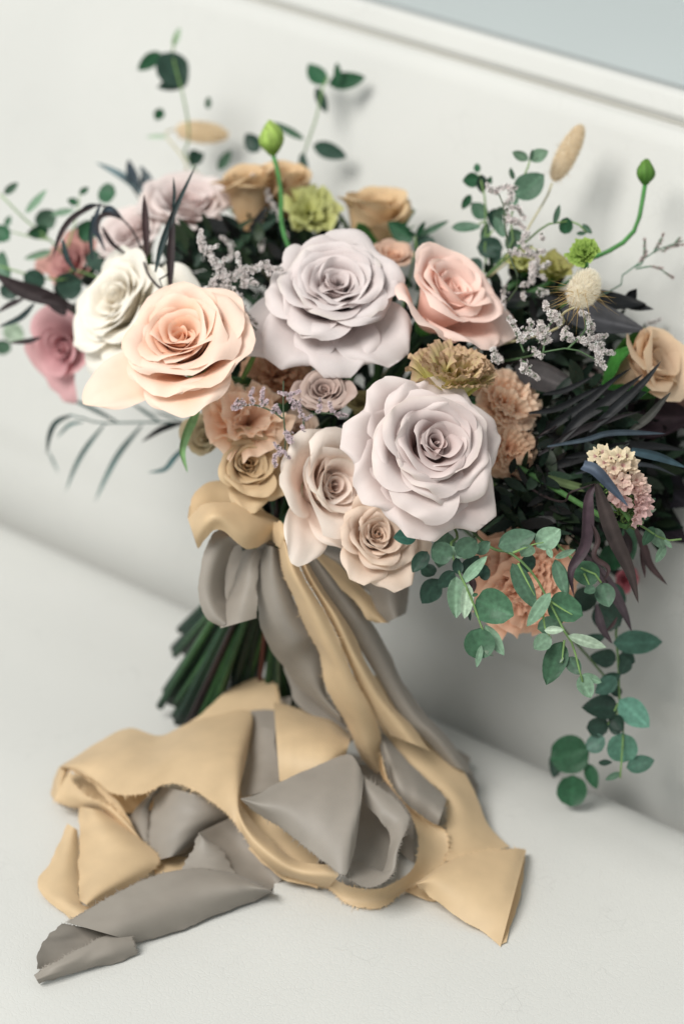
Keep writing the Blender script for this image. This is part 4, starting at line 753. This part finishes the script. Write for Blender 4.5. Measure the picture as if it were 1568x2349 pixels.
bunny('beige bunny tail standing upright against the sofa back at the upper right',1300,352,1.47,26,76,(.45,.88,.1),[(940,900,1.47),(850,1050,1.46),(760,1200,1.46)],'B',2,awn=40,awl=1.0,col=srgb(242,229,206))
bunny('blurred sandy bunny tail lying sideways near the top left',462,303,1.66,27,64,(.97,-.12,.1),[(760,620,1.65),(850,740,1.62),(900,900,1.58)],'A',3,awn=10,awl=.8,col=srgb(247,233,208))
# ------------------------------------------------------------------ dim leaves packed between the flower heads
def filler():
    rnd=random.Random(3); parts=[]
    regs=[((850,850),(330,210),1.475,.03,260),((600,660),(260,110),1.55,.03,150),((1180,820),(220,180),1.465,.025,260),((1250,1080),(270,150),1.43,.03,420),((1430,1060),(130,170),1.45,.03,240),((300,720),(150,110),1.55,.02,80),((820,1080),(250,120),1.455,.02,140),((700,600),(110,70),1.56,.02,60),((600,560),(60,60),1.54,.02,30),((660,1180),(90,70),1.45,.01,60),((1265,1140),(140,80),1.385,.03,170),((1330,1000),(110,120),1.39,.03,130),((1190,760),(110,60),1.44,.02,60),((530,600),(120,70),1.50,.03,70),((640,560),(60,70),1.53,.02,30)]
    for (cx,cy),(sx,sy),d,sd,n in regs:
        for i in range(n):
            a=rnd.uniform(0,2*PI); q=math.sqrt(rnd.random()); x=cx+math.cos(a)*q*sx; y=cy+math.sin(a)*q*sy; dd=d+rnd.uniform(0,sd)
            ang=math.atan2(y-950,x-850)+rnd.gauss(0,.9); L=rnd.uniform(35,80); w_=rnd.uniform(12,30)
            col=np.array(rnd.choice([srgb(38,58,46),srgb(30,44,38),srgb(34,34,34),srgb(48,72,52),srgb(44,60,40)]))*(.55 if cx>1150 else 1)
            G,_=leaf_grid(P(x,y,dd),P(x+math.cos(ang)*L,y+math.sin(ang)*L,dd+rnd.uniform(-.02,.01)),w_/FPX*dd,'oval',rnd.uniform(-.9,.9),seed=i,n=6,m=3)
            idx=np.arange(18).reshape(6,3); F=[]
            for r in range(5):
                for c in range(2): a_,b_,c_,d_=idx[r,c],idx[r,c+1],idx[r+1,c+1],idx[r+1,c]; F+=[(a_,b_,c_),(a_,c_,d_)]
            parts.append((G.reshape(-1,3),F,col))
    o=link('foliage',merge(parts,'foliage'),M_LEAF); tag(o,'dense dark green foliage packed between the flower heads','foliage',None,'stuff')
filler()
# ------------------------------------------------------------------ silk ribbons
GO=np.array(srgb(213,187,150)); GY=np.array(srgb(141,134,125))
def ribbon_piece(parent,name,secs,z,col,bulge=0,fold=.05,seed=1,fray='',n=70,m=17,label=None):
    G=sheet_grid(secs,n,m,bulge,fold,seed,z); C=np.tile(col,(n,m,1)); nz=np.array([[1+.05*mnoise.noise(Vector((i*.12+seed,j*.2,0))) for j in range(m)] for i in range(n)])
    o=link(name,grid_mesh(name,G,np.clip(C*nz[...,None],0,1)),M_SILK if col is GO else M_SILKG,parent)
    if label:o['label']=label
    if fray:
        rnd=random.Random(seed); V=[];F=[];Cc=[]
        for side in fray:
            if side in 'ab': e=G[:,0 if side=='a' else -1]; inn=G[:,2 if side=='a' else -3]
            else: e=G[0 if side=='s' else -1]; inn=G[2 if side=='s' else -3]
            for i in range(len(e)-1):
                L=np.linalg.norm(e[i+1]-e[i]); 
                for q in range(int(L/.0005)+1):
                    f=rnd.random(); p=e[i]*(1-f)+e[i+1]*f; dr=p-inn[i]; dr/=np.linalg.norm(dr)+1e-9; al=(e[i+1]-e[i])/(L+1e-9); dr=dr+al*rnd.gauss(0,.5)+np.array([rnd.gauss(0,.25) for _ in range(3)]); dr/=np.linalg.norm(dr)
                    ln=rnd.uniform(.0008,.0024)*(1+1.6*(rnd.random()<.12)); w_=.00030; s=al*w_; k=len(V); V+=[p-s-dr*.0006,p+s-dr*.0006,p+dr*ln]; F.append((k,k+1,k+2)); Cc+=[np.clip(col*rnd.uniform(.95,1.25),0,1)]*3
        link('frayed_edge',raw_mesh('frayed_edge',V,F,Cc),M_SILK,o)['kind']='stuff'
    return o
gold=empty('silk_ribbon',P(640,1228,1.425),'golden sand silk ribbon tied in a bow, long tails heaped on the seat','ribbon','silk ribbons round the stems')
grey=empty('silk_ribbon',P(645,1235,1.43),'warm grey silk ribbon tied with the golden one, ending in a curled tip','ribbon','silk ribbons round the stems')
def g(name,z,secs,**k): return ribbon_piece(gold,name,secs,z,GO,**k)
def r(name,z,secs,**k): return ribbon_piece(grey,name,secs,z,GY,**k)
# bow loops round the knot
K=1.425
g('bow_loop','G3',[(735,230,K,735,330,K),(560,150,K-.02,560,405,K-.03),(400,135,K-.03,400,290,K-.04),(300,150,K-.03,330,330,K-.035),(215,230,K-.02,275,408,K-.02)],bulge=.012,fold=.25,seed=3)
g('bow_loop','G3',[(215,230,K-.02,270,400,K-.015),(240,110,K-.005,330,300,K-.005),(330,20,K+.005,480,260,K+.01),(480,10,K+.01,700,230,K+.01)],bulge=.008,fold=.15,seed=4)
r('bow_loop','G3',[(700,330,K,720,420,K),(560,300,K-.01,600,400,K-.01),(430,285,K-.015,500,380,K-.01),(340,340,K-.018,460,430,K-.01),(283,520,K-.02,430,560,K-.005),(275,660,K-.02,430,660,K-.005),(320,800,K-.02,440,730,K-.01),(405,858,K-.02,470,800,K-.01)],bulge=.008,seed=5)
r('bow_loop','G3',[(720,330,K+.0,660,420,K),(640,440,K-.008,540,420,K),(615,600,K-.014,470,620,K-.005),(612,720,K-.018,425,740,K-.012),(610,800,K-.02,405,858,K-.022)],bulge=.006,seed=6)
r('bow_loop','G3',[(640,340,K+.01,640,450,K+.01),(520,340,K+.015,520,600,K+.015),(400,400,K+.02,400,760,K+.015),(330,480,K+.01,330,800,K)],bulge=-.005,seed=7)
g('bow_loop','G3',[(800,300,K,780,400,K),(900,365,K,890,440,K),(1050,470,K+.01,1000,580,K),(1200,610,K+.015,1170,700,K+.005),(1300,720,K+.015,1240,800,K+.005),(1375,828,K+.01,1290,828,K+.01)],bulge=.004,seed=8)
r('bow_loop','G3',[(860,330,K+.02,860,400,K+.02),(1100,400,K+.025,1050,520,K+.02),(1300,420,K+.03,1230,640,K+.02),(1480,440,K+.025,1260,700,K+.015),(1482,620,K+.02,1300,770,K+.01),(1470,770,K+.015,1350,828,K+.01)],bulge=.014,seed=9)
# the knot itself
g('knot','G3',[(700,250,K-.012,700,360,K-.012),(750,250,K-.022,745,400,K-.024),(800,280,K-.022,800,390,K-.022),(850,310,K-.01,850,380,K-.01)],bulge=.006,fold=.2,seed=10,n=30)
# tails coming down
r('tail','G3',[(650,380,K-.006,740,400,K-.006),(605,560,K-.005,800,620,K-.008),(620,800,K+.0,860,780,K-.004),(690,980,K+.015,920,900,K+.0),(780,1110,K+.03,965,960,K+.012),(850,1200,K+.04,985,1120,K+.02),(960,1290,K+.04,1010,1230,K+.03),(1090,1400,K+.04,1080,1330,K+.035)],bulge=.012,seed=11,fray='b')
r('tail','G3',[(760,1080,K+.05,860,1150,K+.04),(800,1200,K+.05,980,1220,K+.045),(830,1290,K+.05,1060,1310,K+.05),(950,1380,K+.05,1130,1400,K+.05),(1100,1560,K+.05,1180,1480,K+.05)],seed=12)
g('tail','G3',[(735,330,K-.02,800,390,K-.022),(755,520,K-.02,880,570,K-.028),(830,700,K-.015,990,750,K-.022),(905,880,K-.005,1090,960,K-.012),(970,1010,K+.005,1180,1170,K+.002),(1010,1200,K+.015,1265,1320,K+.015),(1120,1400,K+.03,1315,1460,K+.03),(1190,1560,K+.04,1320,1568,K+.04),(1290,1690,K+.055,1345,1680,K+.055)],bulge=.010,seed=13,fold=.1,fray='ab')
g('tail','G3',[(790,320,K-.012,850,380,K-.01),(885,560,K-.015,970,600,K-.008),(1000,760,K-.012,1130,830,K-.002),(1095,960,K-.003,1230,1040,K+.008),(1190,1180,K+.012,1370,1280,K+.02),(1270,1320,K+.02,1500,1420,K+.028),(1370,1470,K+.03,1600,1560,K+.03)],bulge=.010,seed=14,fold=.1)
r('tail','G3',[(840,330,K+.0,920,420,K+.0),(940,560,K+.0,1130,640,K+.01),(1080,760,K+.005,1250,800,K+.02),(1190,960,K+.02,1340,950,K+.03),(1320,1180,K+.03,1450,1170,K+.04),(1460,1400,K+.035,1570,1340,K+.045),(1560,1480,K+.04,1720,1500,K+.05),(1700,1640,K+.05,1860,1700,K+.06)],bulge=.008,seed=15)
# wide gold tail continuing to the right hand fold
g('tail','G5',[(640,-40,.10,800,-40,.10),(700,70,.095,830,80,.095),(760,190,.085,940,220,.08),(840,310,.075,1070,300,.065),(950,430,.06,1165,410,.045),(1075,530,.045,1235,560,.025),(1090,680,.03,1300,690,.012),(1085,850,.02,1390,780,.008)],bulge=.004,seed=16,fold=.06,n=90,fray='a')
g('fold','G5',[(940,955,.022,944,962,.022),(1090,850,.030,1010,1018,.018),(1240,803,.030,1140,1115,.010),(1400,790,.024,1270,1195,.004),(1466,797,.014,1345,1256,.002)],bulge=.012,seed=17,fray='as',fold=.04)
g('fold','G5',[(860,980,.006,1000,1040,.002),(960,900,.006,1060,1040,.002)],seed=18,n=20)
g('fold','G5',[(1080,840,.012,1466,797,.010),(1200,1000,.006,1440,1000,.006),(1340,1250,.002,1372,1235,.003)],seed=19,n=30)
# narrow gold tail turning round at the bottom
g('fold','G5',[(765,330,.105,775,345,.105),(775,430,.09,800,440,.09),(830,510,.075,880,560,.075),(905,600,.06,1000,655,.05),(945,700,.045,1082,710,.035),(955,790,.035,1088,830,.02),(920,890,.025,1000,930,.01),(830,960,.02,880,1000,.004),(720,985,.02,760,1072,.002),(600,960,.024,620,1050,.003),(500,900,.03,520,975,.006)],bulge=-.004,seed=20,n=110,fold=.05,fray='ab')
# big gold sheet
g('fold','G4',[(185,635,.030,190,640,.030),(300,565,.040,300,670,.048),(400,500,.044,390,712,.055),(580,412,.050,490,780,.062),(760,455,.056,650,790,.066),(920,385,.064,810,728,.070),(1080,340,.074,950,760,.074),(1278,322,.078,1050,825,.074),(1262,560,.070,1150,905,.066),(1215,780,.058,1220,1000,.054),(1260,900,.050,1300,1120,.040),(1400,1060,.04,1430,1240,.02),(1568,1180,.03,1560,1295,.008),(1830,1200,.046,1725,1332,.004)],bulge=.012,seed=21,n=150,fray='b',fold=.10)
g('fold','G4',[(1275,330,.078,950,430,.070),(1420,135,.080,1130,200,.070),(1320,122,.084,1000,300,.072),(1080,230,.074,900,420,.066)],seed=22,n=40) if False else None
g('fold','G4',[(900,400,.060,930,460,.05),(1000,330,.070,1040,470,.055),(1130,212,.082,1160,480,.055),(1250,145,.090,1260,470,.055),(1340,122,.095,1340,460,.055),(1425,132,.096,1425,440,.058)],bulge=.002,seed=23,n=50,fold=.03)
g('fold','G4',[(1405,130,.097,1425,132,.097),(1425,250,.09,1450,255,.09),(1430,420,.075,1445,420,.075)],seed=52,n=24)
g('fold','G5',[(262,88,.105,290,470,.080),(400,128,.105,400,470,.085),(540,180,.100,520,470,.085),(632,255,.085,600,360,.080)],bulge=.020,seed=24,fray='a',fold=.05)
# left gold end with its loop
g('fold','G4',[(245,650,.044,150,828,.022),(262,725,.044,235,858,.02),(335,800,.04,305,872,.02),(440,848,.038,430,888,.022),(560,925,.030,560,985,.022),(625,1010,.02,690,1108,.012)],bulge=.003,seed=25,fray='ab',n=60)
g('fold','G4',[(185,635,.030,245,650,.03),(150,720,.018,200,760,.03),(150,820,.01,245,810,.024),(300,870,.012,330,830,.02)],bulge=.006,seed=26)
g('fold','G4',[(245,628,.046,262,665,.044),(350,668,.046,352,712,.040),(480,795,.042,462,830,.036),(560,895,.034,540,905,.030),(622,1010,.022,610,1015,.02)],seed=27)
g('fold','G4',[(300,860,.020,450,892,.020),(300,1000,.018,620,1030,.022),(296,1180,.012,745,1195,.012),(298,1400,.006,372,1447,.003)],bulge=.014,seed=28,fray='b',fold=.06)
g('fold','G4',[(235,962,.020,292,1000,.016),(130,1180,.012,296,1240,.005),(60,1332,.006,298,1400,.004),(250,1508,.002,372,1447,.003)],bulge=.006,seed=29,fray='e',fold=.06)
g('fold','G4',[(690,1120,.004,740,1260,.003),(850,1150,.004,850,1260,.003),(960,1150,.004,900,1240,.003)],seed=30,n=20)
g('fold','G4',[(460,700,.02,470,900,.008),(600,700,.025,600,900,.01),(760,720,.03,750,880,.012)],seed=31,n=24)
# grey folds on the seat
r('fold','G4',[(750,740,.050,1120,830,.052),(715,900,.034,1180,900,.036),(700,1060,.018,1060,1000,.02),(742,1172,.008,900,1130,.008)],bulge=.014,seed=32,fold=.06,fray='a')
r('fold','G4',[(750,740,.050,752,760,.05),(600,905,.022,700,880,.03),(622,985,.014,700,1080,.012),(690,1090,.008,745,1172,.006)],bulge=.003,seed=33)
r('fold','G4',[(985,1012,.040,1240,890,.040),(1060,1090,.026,1260,1000,.026),(1170,1240,.014,1320,1120,.014),(1390,1345,.004,1460,1280,.004)],bulge=-.006,seed=34,fray='a')
r('fold','G4',[(985,1012,.040,990,1020,.04),(940,1120,.028,1120,1120,.026),(885,1225,.02,1190,1250,.014)],bulge=.004,seed=35)
r('tail','G4',[(230,1528,.024,640,1645,.003),(360,1450,.026,720,1620,.003),(500,1368,.028,850,1580,.003),(740,1258,.028,1000,1520,.003),(900,1222,.026,1150,1462,.003),(1060,1225,.022,1260,1418,.003),(1200,1250,.014,1330,1388,.003),(1395,1345,.005,1420,1350,.003)],bulge=.016,seed=36,fray='a',fold=.05,n=90)
r('fold','G4',[(200,1533,.028,470,1583,.010),(112,1612,.024,440,1650,.004),(62,1705,.016,330,1720,.002),(58,1795,.006,150,1790,.002)],bulge=-.002,seed=37,fray='s')
r('fold','G4',[(38,1828,.008,66,1876,.002),(160,1755,.016,220,1835,.002),(300,1678,.020,380,1790,.002),(460,1592,.022,520,1752,.003),(578,1553,.016,636,1716,.002)],bulge=.006,seed=38,fray='ae',fold=.03)
r('fold','G5',[(104,548,.085,106,556,.085),(190,525,.09,190,620,.078),(300,465,.10,300,695,.070),(450,400,.106,440,800,.062),(610,342,.110,590,915,.055),(665,385,.108,640,830,.06),(692,450,.10,665,700,.07)],bulge=.012,seed=39,fray='b',fold=.05)
r('fold','G5',[(640,370,.10,640,500,.085),(695,445,.098,690,560,.080),(800,520,.09,760,640,.075),(900,610,.082,800,700,.065),(912,650,.078,815,760,.06),(860,780,.065,800,850,.045),(845,880,.05,780,900,.035),(790,945,.044,740,880,.03),(700,975,.044,690,860,.03),(590,912,.05,620,820,.03)],bulge=.004,seed=40,fray='a',n=80)
r('fold','G5',[(620,560,.05,640,930,.028),(720,560,.045,720,940,.024),(830,640,.04,830,900,.02)],seed=41,n=24)
r('fold','G5',[(160,190,.060,265,225,.075),(118,400,.045,280,380,.065),(104,545,.05,295,500,.060)],bulge=.005,seed=42)
r('fold','G5',[(640,380,.05,560,700,.02),(800,420,.03,800,760,.01),(930,640,.02,930,860,.004)],seed=43,n=20)
r('tail','G5',[(755,190,.09,765,260,.08),(840,300,.082,830,500,.07),(950,420,.07,920,590,.055),(1040,505,.055,985,645,.042),(1088,548,.048,1040,692,.034)],bulge=.010,seed=44)
r('tail','G5',[(1088,548,.047,1042,692,.034),(1060,560,.018,1020,680,.010)],bulge=-.010,seed=45,n=20)
r('tail','G5',[(1040,270,.035,1000,420,.03),(1190,345,.022,1130,500,.02),(1195,400,.014,1160,560,.01),(1240,490,.006,1225,550,.004)],bulge=.004,seed=46)
r('fold','G5',[(60,430,.004,60,620,.004),(250,300,.004,250,800,.004),(450,300,.004,450,880,.004),(700,350,.004,700,880,.004),(860,420,.004,860,780,.004)],seed=49,n=30)  # added liner, mostly hidden: cuts seat bounce light so the hollows darken
r('fold','G4',[(560,800,.003,560,1020,.003),(800,750,.003,800,1200,.003),(1100,850,.003,1050,1250,.003),(1300,1000,.003,1290,1240,.003)],seed=50,n=30)  # another added flat sheet under the heap, blocks light bouncing off the seat
g('fold','G4',[(200,690,.006,200,840,.004),(380,660,.010,350,870,.004),(560,780,.010,520,960,.004)],seed=51,n=30)
r('fold','G5',[(130,100,.075,350,60,.08),(140,300,.06,300,400,.065),(200,500,.045,420,520,.05)],seed=47,n=20)
g('fold','G5',[(40,480,.03,30,640,.015),(190,560,.04,150,800,.014),(330,680,.035,300,930,.010),(480,800,.02,470,980,.006)],seed=48,n=40)
